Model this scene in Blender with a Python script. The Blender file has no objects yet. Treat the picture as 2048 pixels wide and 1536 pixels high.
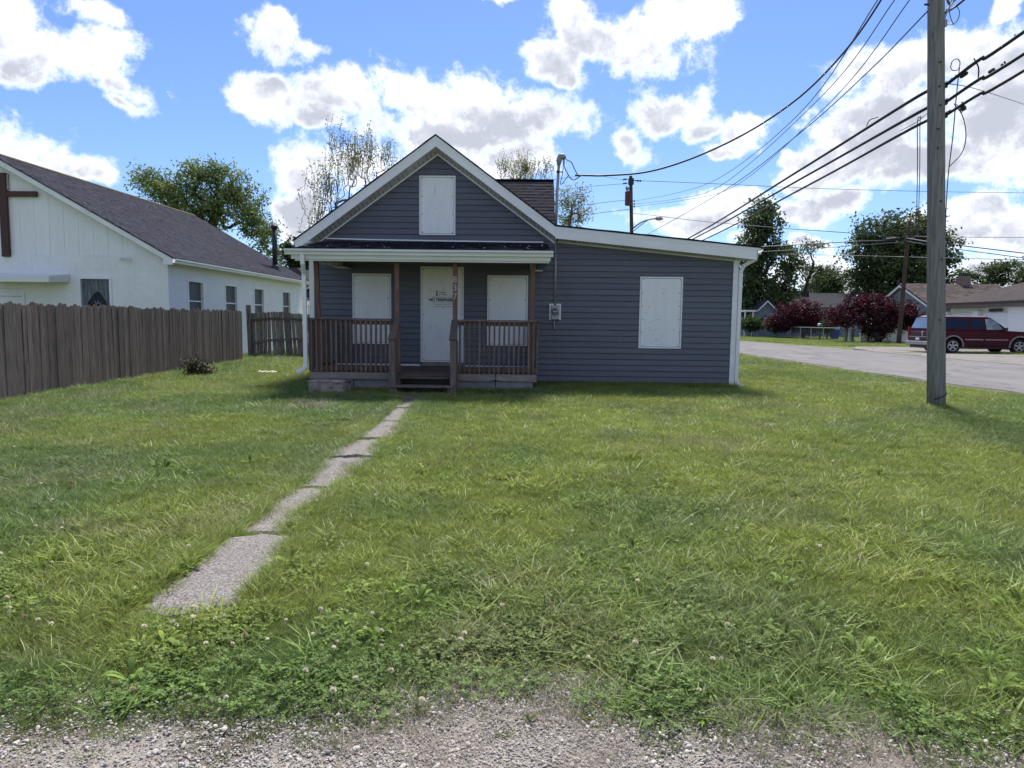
import bpy, math, random
import numpy as np
from mathutils import Vector, Matrix

rnd = random.Random(11)
rng = np.random.default_rng(11)
R_ = math.radians
scene = bpy.context.scene
COL = scene.collection

# ---------------------------------------------------------------- camera
FPX = 1400.0                                   # focal length in pixels of the 2048 px wide photograph
EYE = np.array([0.0, 0.0, 1.55])
_yaw, _pitch, _roll = R_(1.35), math.atan(128 / FPX), 0.012
_f0 = np.array([-math.sin(_yaw), math.cos(_yaw), 0]); _r0 = np.array([math.cos(_yaw), math.sin(_yaw), 0]); _z = np.array([0, 0, 1.0])
FWD = _f0 * math.cos(_pitch) - _z * math.sin(_pitch)
_u0 = _f0 * math.sin(_pitch) + _z * math.cos(_pitch)
RGT = _r0 * math.cos(_roll) + _u0 * math.sin(_roll)
UPV = _u0 * math.cos(_roll) - _r0 * math.sin(_roll)
cam = bpy.data.cameras.new('camera')
cam.sensor_width = 36.0; cam.sensor_fit = 'HORIZONTAL'; cam.lens = 36.0 * FPX / 2048
cam.clip_start = 0.05; cam.clip_end = 12000
cam_o = bpy.data.objects.new('camera', cam); COL.objects.link(cam_o)
cam_o.matrix_world = Matrix(((RGT[0], UPV[0], -FWD[0], EYE[0]), (RGT[1], UPV[1], -FWD[1], EYE[1]), (RGT[2], UPV[2], -FWD[2], EYE[2]), (0, 0, 0, 1)))
scene.camera = cam_o

def ray(px, py):
    return FWD + RGT * ((px - 1024) / FPX) + UPV * ((768 - py) / FPX)
def at(px, py, y):
    """the place at distance y up the street that the photograph shows at pixel (px, py)"""
    d = ray(px, py); return EYE + d * (y / d[1])
def smooth(t):
    t = np.clip(t, 0, 1); return t * t * (3 - 2 * t)
def gz(x, y):
    """height of the terrain: level with the alley in front, a little higher round the houses"""
    return 0.12 * smooth((np.asarray(y, float) - 3.0) / 9.0) + 0 * np.asarray(x, float)
def gnd(px, py):
    d = ray(px, py); p = None; z = 0.1
    for _ in range(6):
        p = EYE + d * ((z - 1.55) / d[2]); z = float(gz(p[0], p[1]))
    return np.array([p[0], p[1], z])

# ---------------------------------------------------------------- sky, sun, exposure
SUN_EL, SUN_AZ = R_(57), R_(6)                # the sun stands behind the house, so its front is in shade
world = bpy.data.worlds.new("World"); scene.world = world; world.use_nodes = True
wt = world.node_tree; wt.nodes.clear()
class NT:
    """short-hand for building node trees"""
    def __init__(s, tree): s.t = tree
    def n(s, typ, ins=None, **kw):
        nd = s.t.nodes.new(typ)
        for k, v in kw.items(): setattr(nd, k, v)
        for k, v in (ins or {}).items():
            sk = nd.inputs[k]
            if isinstance(v, bpy.types.NodeSocket): s.t.links.new(v, sk)
            else: sk.default_value = v
        return nd
    def math(s, op, a, b=0.0, c=0.0, clamp=False):
        nd = s.n('ShaderNodeMath', {0: a, 1: b, 2: c}, operation=op, use_clamp=clamp); return nd.outputs[0]
    def mix(s, fac, a, b, mode='MIX'):
        nd = s.t.nodes.new('ShaderNodeMix'); nd.data_type = 'RGBA'; nd.blend_type = mode
        for i, v in ((0, fac), (6, a), (7, b)):
            if isinstance(v, bpy.types.NodeSocket): s.t.links.new(v, nd.inputs[i])
            else: nd.inputs[i].default_value = v if i == 0 else (tuple(v) + (1,))[:4]
        return nd.outputs[2]
    def rng(s, v, a, b, c=0.0, d=1.0, kind='SMOOTHSTEP'):
        nd = s.n('ShaderNodeMapRange', {0: v, 1: a, 2: b, 3: c, 4: d}, interpolation_type=kind); return nd.outputs[0]
W = NT(wt)
sky = W.n('ShaderNodeTexSky', sky_type='NISHITA', sun_disc=False, sun_elevation=SUN_EL, sun_rotation=SUN_AZ,
          altitude=200.0, air_density=1.0, dust_density=0.35, ozone_density=2.2)
tc = W.n('ShaderNodeTexCoord')
sx = W.n('ShaderNodeSeparateXYZ', {0: tc.outputs['Generated']})
az = W.math('ARCTAN2', sx.outputs[0], sx.outputs[1]); el = W.math('ARCSINE', sx.outputs[2])
big = W.n('ShaderNodeTexNoise', {'Vector': tc.outputs['Generated'], 'Scale': 5.5, 'Detail': 4.0, 'Roughness': 0.55})
fine = W.n('ShaderNodeTexNoise', {'Vector': tc.outputs['Generated'], 'Scale': 15.0, 'Detail': 10.0, 'Roughness': 0.66, 'Distortion': 0.15})
off = W.n('ShaderNodeVectorMath', {0: big.outputs['Color'], 1: (0.5, 0.5, 0.5)}, operation='SUBTRACT')
off = W.n('ShaderNodeVectorMath', {0: off.outputs[0], 'Scale': 0.11}, operation='SCALE')
aze = W.n('ShaderNodeCombineXYZ', {0: az, 1: el})
pos = W.n('ShaderNodeVectorMath', {0: aze.outputs[0], 1: off.outputs[0]}, operation='ADD').outputs[0]
# the cumulus clouds of that afternoon, each lump where it hangs in the sky: pixel centre, half width, half height, tilt
CLOUDS = [(0, 70, 60, 90, 0), (45, 130, 62, 42, 0), (140, 22, 62, 26, 0), (170, 115, 70, 52, 0), (215, 160, 72, 48, 25), (232, 205, 40, 22, 30),
          (20, 300, 95, 62, 0), (110, 325, 85, 34, 0), (220, 330, 46, 26, 0), (550, 95, 92, 44, 0), (610, 115, 55, 28, 0),
          (545, 200, 82, 44, 0), (680, 200, 100, 46, 0), (820, 180, 85, 62, 0), (940, 200, 110, 62, 0), (1050, 255, 145, 62, 0), (880, 270, 190, 56, 0),
          (660, 245, 80, 18, 0), (660, 320, 95, 55, 0), (600, 360, 60, 70, 0), (610, 430, 65, 60, 0), (720, 350, 90, 60, 0),
          (1190, 75, 140, 62, 25), (1110, 140, 85, 48, 20), (1290, 60, 140, 70, 0), (1420, 20, 90, 40, 0), (1130, 175, 40, 26, 0),
          (1320, 210, 95, 52, 0), (1255, 280, 70, 42, 30), (1400, 240, 40, 34, 0), (1450, 250, 55, 42, 0), (1430, 290, 45, 22, 0),
          (1720, 140, 70, 42, 0), (1800, 150, 90, 60, 0), (1930, 120, 120, 62, 0), (2040, 110, 110, 66, 0), (1850, 230, 190, 76, 0), (2020, 230, 130, 90, 0),
          (1720, 310, 170, 52, 0), (1880, 330, 170, 46, 0), (1600, 335, 80, 42, 0), (1470, 390, 120, 30, 0), (1380, 435, 120, 36, 0), (1590, 415, 120, 34, 0),
          (1980, 425, 95, 34, 0), (1930, 455, 90, 40, 0), (2060, 450, 90, 60, 0), (1690, 395, 60, 26, 0), (1640, 540, 160, 46, 0), (1620, 480, 60, 22, 0), (1860, 500, 60, 26, 0),
          (1000, 4, 60, 10, 0), (1990, 8, 26, 22, 0), (1570, 290, 34, 16, 0), (1480, 470, 60, 20, 0), (2000, 540, 140, 34, 0), (1000, 330, 120, 44, 0)]
up_pos = W.n('ShaderNodeVectorMath', {0: pos, 1: (0.0, 0.034, 0.0)}, operation='ADD').outputs[0]
field = above = None
for (px, py, rx, ry, tilt) in CLOUDS:
    d = ray(px, py); d = d / np.linalg.norm(d)
    lump_at = {'Location': (math.atan2(d[0], d[1]), math.asin(d[2]), 0), 'Rotation': (0, 0, R_(-tilt)),
                                  'Scale': (rx / 1450, ry / 1450, 1)}
    far_ = [W.n('ShaderNodeVectorMath', {0: W.n('ShaderNodeMapping', {'Vector': q, **lump_at}, vector_type='TEXTURE').outputs[0]}, operation='LENGTH').outputs['Value'] for q in (pos,)]
    field = far_[0] if field is None else W.math('SMOOTH_MIN', field, far_[0], 0.16)
inside = W.math('SUBTRACT', 1.0, field)
# the shaded bodies of the large clouds, a little lower than their outlines
for (px, py, rx, ry) in [(40, 110, 95, 75), (200, 150, 85, 65), (90, 315, 150, 70), (570, 100, 110, 50), (700, 215, 200, 60), (930, 225, 230, 85), (640, 380, 110, 110), (1210, 110, 200, 110), (1325, 235, 130, 80),
                         (1900, 190, 260, 130), (1780, 320, 270, 70), (1480, 410, 210, 55), (1980, 445, 130, 60), (1640, 530, 200, 60)]:
    d = ray(px, py); m = W.n('ShaderNodeMapping', {'Vector': up_pos, 'Location': (math.atan2(d[0], d[1]), math.asin(d[2] / np.linalg.norm(d)), 0), 'Scale': (rx / 1400, ry / 1400, 1)}, vector_type='TEXTURE')
    ln = W.n('ShaderNodeVectorMath', {0: m.outputs[0]}, operation='LENGTH').outputs['Value']
    above = ln if above is None else W.math('SMOOTH_MIN', above, ln, 0.2)
# beyond the frame the same broken cumulus goes on all round
gen = W.n('ShaderNodeTexNoise', {'Vector': tc.outputs['Generated'], 'Scale': 3.2, 'Detail': 3.0, 'Roughness': 0.5})
gen = W.rng(gen.outputs[0], 0.45, 0.61, -0.6, 0.9, 'LINEAR')
outf = W.math('MAXIMUM', W.rng(W.math('ABSOLUTE', az), 0.68, 0.9), W.rng(el, 0.5, 0.75))
outside = W.math('ADD', gen, W.math('MULTIPLY', W.math('SUBTRACT', outf, 1.0), 4.0))
inside = W.math('MAXIMUM', inside, outside)
dens = W.math('ADD', inside, W.math('MULTIPLY', W.math('SUBTRACT', fine.outputs[0], 0.5), 3.0))
mask = W.rng(dens, -0.05, 0.6)
mask = W.math('MULTIPLY', mask, W.rng(el, -0.02, 0.02))
lump = W.n('ShaderNodeTexNoise', {'Vector': tc.outputs['Generated'], 'Scale': 9.0, 'Detail': 8.0, 'Roughness': 0.62})
thick = W.math('SUBTRACT', 1.0, above)                # how much of the same cloud hangs above: its base lies in shade
thick = W.math('MAXIMUM', thick, outside)
lump2 = W.n('ShaderNodeTexNoise', {'Vector': W.n('ShaderNodeVectorMath', {0: tc.outputs['Generated'], 1: (0.0, 0.0, 0.016)}, operation='ADD').outputs[0], 'Scale': 9.0, 'Detail': 8.0, 'Roughness': 0.62})
billow = W.math('SUBTRACT', lump2.outputs[0], lump.outputs[0])
thick = W.math('ADD', thick, W.math('MULTIPLY', billow, 3.4))
thick = W.math('MULTIPLY', W.rng(W.math('ADD', thick, W.math('MULTIPLY', W.math('SUBTRACT', lump.outputs[0], 0.5), 0.6)), -0.62, 0.70), W.rng(dens, 0.10, 0.80))
CLOUD_GAIN = 10.0
cl = W.mix(thick, (0.47, 0.48, 0.51), (0.195, 0.207, 0.240))
cl = W.n('ShaderNodeVectorMath', {0: cl, 'Scale': CLOUD_GAIN}, operation='SCALE').outputs[0]
blue = W.mix(1.0, sky.outputs[0], (0.335, 0.395, 0.53), 'MULTIPLY')
skyc = W.mix(mask, blue, cl)
bg = W.n('ShaderNodeBackground', {'Color': skyc, 'Strength': 0.10})
out = W.n('ShaderNodeOutputWorld', {'Surface': bg.outputs[0]})

sun = bpy.data.lights.new('sun', 'SUN'); sun.energy = 2.4; sun.angle = R_(12.0); sun.color = (1.0, 0.95, 0.87)
sun_o = bpy.data.objects.new('sun', sun); COL.objects.link(sun_o)
sun_o.rotation_euler = Vector((math.sin(SUN_AZ) * math.cos(SUN_EL), math.cos(SUN_AZ) * math.cos(SUN_EL), math.sin(SUN_EL))).to_track_quat('Z', 'Y').to_euler()
sun_o.location = (0, 0, 60)
scene.view_settings.view_transform = 'Standard'; scene.view_settings.look = 'None'
scene.view_settings.gamma = 1.0; scene.view_settings.use_curve_mapping = False
scene.view_settings.exposure = 1.65
scene.cycles.max_bounces = 8; scene.cycles.transparent_max_bounces = 12

# ---------------------------------------------------------------- materials
def pmat(name, c1, c2=None, scale=4.0, rough=0.6, bump=0.0, bscale=60.0, stretch=(1, 1, 1), metal=0.0, spec=0.4, detail=6.0,
         lo=0.35, hi=0.65, obj=0.0, c3=None, s3=30.0, lo3=0.6, hi3=0.7, coord='Object', transl=0.0, island=0.0, bdist=0.01):
    """two colours mixed by noise, an optional third as spots, per-object variation, fine relief"""
    if rough >= 0.84: spec = min(spec, 0.06)           # dry, dusty surfaces have no sheen
    m = bpy.data.materials.new(name); m.use_nodes = True; t = m.node_tree; t.nodes.clear(); N = NT(t)
    co = N.n('ShaderNodeTexCoord').outputs[coord]
    oi = N.n('ShaderNodeObjectInfo')
    shift = N.n('ShaderNodeVectorMath', {0: (37.0, 19.0, 53.0), 'Scale': oi.outputs['Random']}, operation='SCALE').outputs[0]
    co = N.n('ShaderNodeVectorMath', {0: co, 1: shift}, operation='ADD').outputs[0]
    mp = N.n('ShaderNodeMapping', {'Vector': co, 'Scale': stretch}).outputs[0]
    nz = N.n('ShaderNodeTexNoise', {'Vector': mp, 'Scale': scale, 'Detail': detail, 'Roughness': 0.62}).outputs[0]
    c = N.mix(N.rng(nz, lo, hi), c1, c2 if c2 else c1)
    if c3:
        n3 = N.n('ShaderNodeTexNoise', {'Vector': mp, 'Scale': s3, 'Detail': 4.0, 'Roughness': 0.6}).outputs[0]
        c = N.mix(N.rng(n3, lo3, hi3), c, c3)
    if obj or island:
        r = oi.outputs['Random'] if obj else N.n('ShaderNodeNewGeometry').outputs['Random Per Island']
        k = obj or island
        v = N.rng(r, 0, 1, 1 - k, 1 + k, 'LINEAR')
        c = N.n('ShaderNodeVectorMath', {0: c, 'Scale': v}, operation='SCALE').outputs[0]
    b = N.n('ShaderNodeBsdfPrincipled', {'Base Color': c, 'Roughness': rough, 'Metallic': metal, 'Specular IOR Level': spec})
    if bump:
        bn = N.n('ShaderNodeTexNoise', {'Vector': mp, 'Scale': bscale, 'Detail': 5.0, 'Roughness': 0.6}).outputs[0]
        bp = N.n('ShaderNodeBump', {'Height': bn, 'Strength': bump, 'Distance': bdist}); t.links.new(bp.outputs[0], b.inputs['Normal'])
    sh = b.outputs[0]
    if transl:
        tr = N.n('ShaderNodeBsdfTranslucent', {'Color': c})
        sh = N.n('ShaderNodeMixShader', {0: transl, 1: sh, 2: tr.outputs[0]}).outputs[0]
    N.n('ShaderNodeOutputMaterial', {'Surface': sh})
    return m
M = {}
M['siding'] = pmat('slate_vinyl', (0.108, 0.118, 0.148), (0.096, 0.105, 0.134), 1.2, 0.42, 0.15, 40, (0.25, 1, 6), obj=0.06, c3=(0.135, 0.140, 0.165), s3=1.7, lo3=0.5, hi3=0.85)
M['trim'] = pmat('white_trim', (0.83, 0.83, 0.83), (0.76, 0.76, 0.765), 1.6, 0.4, 0.05, 30, c3=(0.55, 0.55, 0.53), s3=3.0, lo3=0.66, hi3=0.9)
M['soffit'] = pmat('soffit_vinyl', (0.60, 0.60, 0.60), (0.5, 0.5, 0.5), 2.0, 0.5)
M['soffit_dark'] = pmat('soffit_vent', (0.14, 0.14, 0.15))
M['gutter'] = pmat('gutter_paint', (0.74, 0.76, 0.76), (0.66, 0.68, 0.68), 2.0, 0.35, 0.03, 20, (0.3, 1, 1))
M['board'] = pmat('painted_plywood', (0.84, 0.84, 0.84), (0.80, 0.80, 0.80), 3.0, 0.5, 0.06, 25, (3, 3, 0.5), c3=(0.56, 0.555, 0.55), s3=7.0, lo3=0.62, hi3=0.74)
M['screw'] = pmat('dark_screw', (0.05, 0.05, 0.055), rough=0.4, metal=0.6)
M['shingle'] = pmat('house_shingle', (0.016, 0.0165, 0.024), (0.027, 0.027, 0.038), 7.0, 0.95, 0.6, 120, c3=(0.038, 0.037, 0.048), s3=90, lo3=0.6, hi3=0.7, island=0.22)
M['wood_red'] = pmat('stained_post', (0.185, 0.090, 0.060), (0.110, 0.060, 0.046), 9.0, 0.7, 0.3, 40, (6, 6, 0.5), obj=0.12, c3=(0.17, 0.125, 0.10), s3=5.0, lo3=0.52, hi3=0.7)
M['wood_grey'] = pmat('weathered_board', (0.180, 0.138, 0.120), (0.118, 0.090, 0.082), 8.0, 0.85, 0.35, 40, (5, 5, 0.6), obj=0.2, c3=(0.21, 0.17, 0.15), s3=5.0, lo3=0.52, hi3=0.7)
M['wood_deck'] = pmat('weathered_deck', (0.15, 0.115, 0.10), (0.10, 0.080, 0.074), 8.0, 0.85, 0.3, 40, (0.5, 5, 5), obj=0.2)
M['skirt'] = pmat('pale_rim_board', (0.31, 0.255, 0.225), (0.22, 0.18, 0.165), 5.0, 0.85, 0.25, 40, (0.5, 4, 4), c3=(0.12, 0.10, 0.095), s3=4.0, lo3=0.62, hi3=0.74)
M['concrete'] = pmat('foundation_concrete', (0.27, 0.27, 0.275), (0.20, 0.20, 0.205), 5.0, 0.9, 0.4, 80, c3=(0.12, 0.12, 0.115), s3=6.0, lo3=0.6, hi3=0.75)
M['old_block'] = pmat('stained_block', (0.42, 0.37, 0.32), (0.24, 0.21, 0.18), 6.0, 0.95, 0.6, 50, c3=(0.07, 0.065, 0.06), s3=5.5, lo3=0.56, hi3=0.68)
M['slab'] = pmat('exposed_aggregate', (0.30, 0.278, 0.265), (0.10, 0.090, 0.087), 75.0, 0.9, 1.0, 110, c3=(0.095, 0.088, 0.085), s3=2.6, lo3=0.56, hi3=0.75, coord='Object', bdist=0.006)
M['fence'] = pmat('grey_cedar', (0.185, 0.158, 0.142), (0.105, 0.088, 0.082), 7.0, 0.9, 0.5, 40, (9, 9, 0.45), obj=0.24, c3=(0.045, 0.038, 0.038), s3=3.0, lo3=0.56, hi3=0.72)
M['fence_pale'] = pmat('pale_cedar', (0.30, 0.265, 0.22), (0.15, 0.125, 0.105), 6.0, 0.9, 0.5, 40, (9, 9, 0.5), obj=0.25, c3=(0.06, 0.045, 0.04), s3=2.6, lo3=0.55, hi3=0.7)
M['white_block'] = pmat('painted_block', (0.84, 0.84, 0.83), (0.80, 0.80, 0.79), 3.0, 0.7, 0.2, 60, obj=0.012)
M['white_panel'] = pmat('painted_panel', (0.84, 0.84, 0.84), (0.80, 0.80, 0.80), 2.2, 0.6, 0.15, 50, (4, 4, 0.5), obj=0.015)
M['church_roof'] = pmat('church_shingle', (0.033, 0.035, 0.048), (0.054, 0.056, 0.073), 9.0, 0.95, 0.5, 90, island=0.16, c3=(0.06, 0.055, 0.065), s3=45, lo3=0.55, hi3=0.7)
M['brown'] = pmat('brown_stain', (0.085, 0.035, 0.028), (0.06, 0.026, 0.022), 6.0, 0.6, 0.15, 40, (1, 1, 4))
M['glass'] = pmat('window_glass', (0.035, 0.040, 0.045), (0.06, 0.065, 0.07), 2.0, 0.06, spec=0.7)
M['dark_glass'] = pmat('dark_glass', (0.02, 0.022, 0.028), rough=0.25, spec=0.15)
M['screen'] = pmat('insect_screen', (0.085, 0.090, 0.10), (0.07, 0.074, 0.083), 3.0, 0.55)
M['black'] = pmat('black_metal', (0.02, 0.02, 0.022), rough=0.5)
M['galv'] = pmat('galvanised', (0.36, 0.37, 0.38), (0.28, 0.29, 0.30), 6.0, 0.45, metal=0.4)
M['meter'] = pmat('meter_grey', (0.42, 0.43, 0.44), (0.36, 0.37, 0.38), 6.0, 0.5)
M['pole'] = pmat('pole_wood', (0.27, 0.262, 0.245), (0.165, 0.16, 0.152), 5.0, 0.9, 0.5, 40, (7, 7, 0.35), c3=(0.055, 0.052, 0.050), s3=4.0, lo3=0.60, hi3=0.74)
M['pole_brown'] = pmat('creosote_pole', (0.115, 0.075, 0.055), (0.07, 0.048, 0.040), 4.0, 0.9, 0.4, 30, (6, 6, 0.4))
M['cable'] = pmat('cable_rubber', (0.022, 0.024, 0.030), rough=0.6)
M['wire'] = pmat('thin_wire', (0.06, 0.075, 0.11), rough=0.5)
M['rust'] = pmat('rusty_tank', (0.13, 0.045, 0.035), (0.08, 0.035, 0.03), 6.0, 0.7)
M['lamp'] = pmat('lamp_head', (0.30, 0.29, 0.28), rough=0.5)
M['bark'] = pmat('bark', (0.075, 0.060, 0.050), (0.045, 0.037, 0.032), 6.0, 0.95, 0.5, 20)
M['bark_pale'] = pmat('pale_bark', (0.20, 0.175, 0.15), (0.14, 0.12, 0.10), 6.0, 0.95, 0.3, 20)
M['ink'] = pmat('dark_ink', (0.02, 0.022, 0.035), rough=0.6)
M['paper'] = pmat('sign_paper', (0.80, 0.80, 0.79), rough=0.5)
def leafmat(name, a, b, tr=0.35, isl=0.35):
    return pmat(name, a, b, 0.9, 0.65, spec=0.25, transl=tr, island=isl, lo=0.4, hi=0.6)
M['leaf_spring'] = leafmat('spring_leaf', (0.200, 0.260, 0.088), (0.130, 0.190, 0.066))
M['leaf_bud'] = leafmat('bud_leaf', (0.26, 0.28, 0.11), (0.17, 0.20, 0.085), 0.5)
M['leaf_dark'] = leafmat('dark_leaf', (0.100, 0.140, 0.050), (0.060, 0.092, 0.038))
M['leaf_mid'] = leafmat('mid_leaf', (0.060, 0.088, 0.024), (0.036, 0.056, 0.018))
M['leaf_red'] = leafmat('red_maple_leaf', (0.075, 0.010, 0.022), (0.038, 0.007, 0.016), 0.3)
M['leaf_bush'] = leafmat('bush_leaf', (0.055, 0.095, 0.028), (0.03, 0.055, 0.018))
M['leaf_dead'] = leafmat('dead_leaf', (0.060, 0.034, 0.028), (0.035, 0.036, 0.018), 0.15)

# ---------------------------------------------------------------- mesh and object helpers
ROOT = {}
def props(o, label=None, cat=None, group=None, kind=None):
    for k, v in (('label', label), ('category', cat), ('group', group), ('kind', kind)):
        if v: o[k] = v
    return o
def thing(name, loc, label, cat, group=None):
    o = bpy.data.objects.new(name, None); COL.objects.link(o); o.location = loc; o.empty_display_size = 0.2
    ROOT[o.name] = np.array(loc, float); return props(o, label, cat, group)
def mesh_obj(name, me, parent=None, loc=None):
    """links ME as an object; with a parent, loc is a world position turned into the parent's space"""
    o = bpy.data.objects.new(name, me); COL.objects.link(o)
    r = np.zeros(3)
    if parent is not None:
        o.parent = parent; r = ROOT[parent.name]
    wl = np.array(loc, float) if loc is not None else r
    o.location = wl - r
    ROOT[o.name] = wl
    return o
class MB:
    def __init__(s): s.v = []; s.f = []
    def add(s, vs, fs):
        k = len(s.v); s.v += [tuple(map(float, p)) for p in vs]; s.f += [tuple(i + k for i in f) for f in fs]; return s
    def box(s, x0, x1, y0, y1, z0, z1):
        return s.add([(x0, y0, z0), (x1, y0, z0), (x1, y1, z0), (x0, y1, z0), (x0, y0, z1), (x1, y0, z1), (x1, y1, z1), (x0, y1, z1)],
                     [(0, 3, 2, 1), (4, 5, 6, 7), (0, 1, 5, 4), (1, 2, 6, 5), (2, 3, 7, 6), (3, 0, 4, 7)])
    def bar(s, a, b, w, d, up=(0, 0, 1)):
        """a rectangular bar from a to b, w wide and d deep"""
        a, b = Vector(a), Vector(b); t = (b - a).normalized(); u = Vector(up)
        sd = t.cross(u)
        if sd.length < 1e-4: sd = t.cross(Vector((0, 1, 0)))
        sd.normalize(); n = sd.cross(t)
        q = [(-w / 2, -d / 2), (w / 2, -d / 2), (w / 2, d / 2), (-w / 2, d / 2)]
        return s.add([p + sd * i + n * j for p in (a, b) for i, j in q], [(3, 2, 1, 0), (4, 5, 6, 7), (0, 1, 5, 4), (1, 2, 6, 5), (2, 3, 7, 6), (3, 0, 4, 7)])
    def prism(s, poly, axis, d0, d1):
        """poly in the two other axes (order x,y,z), extruded along axis from d0 to d1"""
        def p(a, b, d): return {0: (d, a, b), 1: (a, d, b), 2: (a, b, d)}[axis]
        n = len(poly)
        return s.add([p(a, b, d0) for a, b in poly] + [p(a, b, d1) for a, b in poly],
                     [tuple(range(n)), tuple(range(2 * n - 1, n - 1, -1))] + [(i, i + n, (i + 1) % n + n, (i + 1) % n) for i in range(n)])
    def tube(s, pts, r, n=6, caps=True):
        pts = [Vector(p) for p in pts]; rs = r if hasattr(r, '__len__') else [r] * len(pts)
        k = len(s.v); u = None
        for i, p in enumerate(pts):
            t = (pts[min(i + 1, len(pts) - 1)] - pts[max(i - 1, 0)]).normalized()
            if u is None: u = t.orthogonal().normalized()
            u = (u - t * u.dot(t)).normalized(); w = t.cross(u)
            for j in range(n):
                a = 2 * math.pi * j / n; s.v.append(tuple(p + (u * math.cos(a) + w * math.sin(a)) * rs[i]))
        for i in range(len(pts) - 1):
            for j in range(n):
                a, b = k + i * n + j, k + i * n + (j + 1) % n; s.f.append((a, b, b + n, a + n))
        if caps:
            s.f.append(tuple(range(k + n - 1, k - 1, -1))); e = k + (len(pts) - 1) * n; s.f.append(tuple(range(e, e + n)))
        return s
    def lathe(s, prof, c, axis=2, n=16):
        """prof: (radius, height) pairs round an axis through c"""
        k = len(s.v)
        for r, h in prof:
            for j in range(n):
                a = 2 * math.pi * j / n; p = [r * math.cos(a), r * math.sin(a), h]
                p = {2: p, 1: [p[0], p[2], p[1]], 0: [p[2], p[0], p[1]]}[axis]
                s.v.append((c[0] + p[0], c[1] + p[1], c[2] + p[2]))
        for i in range(len(prof) - 1):
            for j in range(n):
                a, b = k + i * n + j, k + i * n + (j + 1) % n; s.f.append((a, b, b + n, a + n))
        s.f.append(tuple(range(k + n - 1, k - 1, -1))); e = k + (len(prof) - 1) * n; s.f.append(tuple(range(e, e + n)))
        return s
    def mesh(s, name, mat, org=(0, 0, 0), sm=False, bevel=0.0):
        me = bpy.data.meshes.new(name); o = np.array(org, float)
        me.from_pydata([tuple(np.array(v) - o) for v in s.v], [], s.f); me.materials.append(M[mat] if isinstance(mat, str) else mat)
        if sm: me.polygons.foreach_set('use_smooth', [True] * len(me.polygons))
        import bmesh
        bm = bmesh.new(); bm.from_mesh(me); bmesh.ops.recalc_face_normals(bm, faces=bm.faces)
        if bevel: bmesh.ops.bevel(bm, geom=[e for e in bm.edges if e.calc_face_angle(0) > 0.6], offset=bevel, segments=2, affect='EDGES', profile=0.5)
        bm.to_mesh(me); bm.free(); return me
    def obj(s, name, mat, parent=None, label=None, cat=None, group=None, kind=None, org=None, sm=False, bevel=0.0):
        org = org if org is not None else (ROOT[parent.name] if parent is not None else (0, 0, 0))
        o = mesh_obj(name, s.mesh(name, mat, org, sm, bevel), parent, org)
        return props(o, label, cat, group, kind)
def np_mesh(name, V, F, mat, sm=False):
    """V (n,3), F (m,k) arrays"""
    me = bpy.data.meshes.new(name); V = np.asarray(V, np.float32); F = np.asarray(F, np.int32); m, k = F.shape
    me.vertices.add(len(V)); me.vertices.foreach_set('co', V.ravel())
    me.loops.add(m * k); me.loops.foreach_set('vertex_index', F.ravel())
    me.polygons.add(m); me.polygons.foreach_set('loop_start', np.arange(m, dtype=np.int32) * k)
    me.update(calc_edges=True); me.validate()
    if mat: me.materials.append(M[mat] if isinstance(mat, str) else mat)
    if sm: me.polygons.foreach_set('use_smooth', [True] * m)
    return me
def text_faces(mb, txt, size, org, bold=0.0, depth=0.0, wide=1.0):
    """lettering standing in an x-z plane that faces the street, added to mb"""
    cu = bpy.data.curves.new('letters', 'FONT'); cu.body = txt; cu.size = size; cu.offset = bold; cu.align_x = 'CENTER'; cu.align_y = 'CENTER'; cu.extrude = depth
    cu.resolution_u = 3
    o = bpy.data.objects.new('letters', cu); me = o.to_mesh()
    mb.add([(org[0] + v.co.x * wide, org[1] - v.co.z, org[2] + v.co.y) for v in me.vertices], [tuple(p.vertices) for p in me.polygons])
    o.to_mesh_clear(); bpy.data.objects.remove(o); bpy.data.curves.remove(cu)
def vnoise(x, y, s, seed=0):
    """smooth value noise, 0..1"""
    g = np.random.default_rng(seed).random((64, 64)); x = np.asarray(x) / s + 1000; y = np.asarray(y) / s + 1000
    i, j = np.floor(x).astype(int), np.floor(y).astype(int); u, v = smooth(x - i), smooth(y - j)
    f = lambda a, b: g[a % 64, b % 64]
    return (f(i, j) * (1 - u) + f(i + 1, j) * u) * (1 - v) + (f(i, j + 1) * (1 - u) + f(i + 1, j + 1) * u) * v
def fbm(x, y, s, seed=0, o=3):
    t = 0; a = 0.5
    for k in range(o): t = t + a * vnoise(x, y, s / 2 ** k, seed + k); a /= 2
    return t / (1 - 0.5 ** o)
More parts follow.
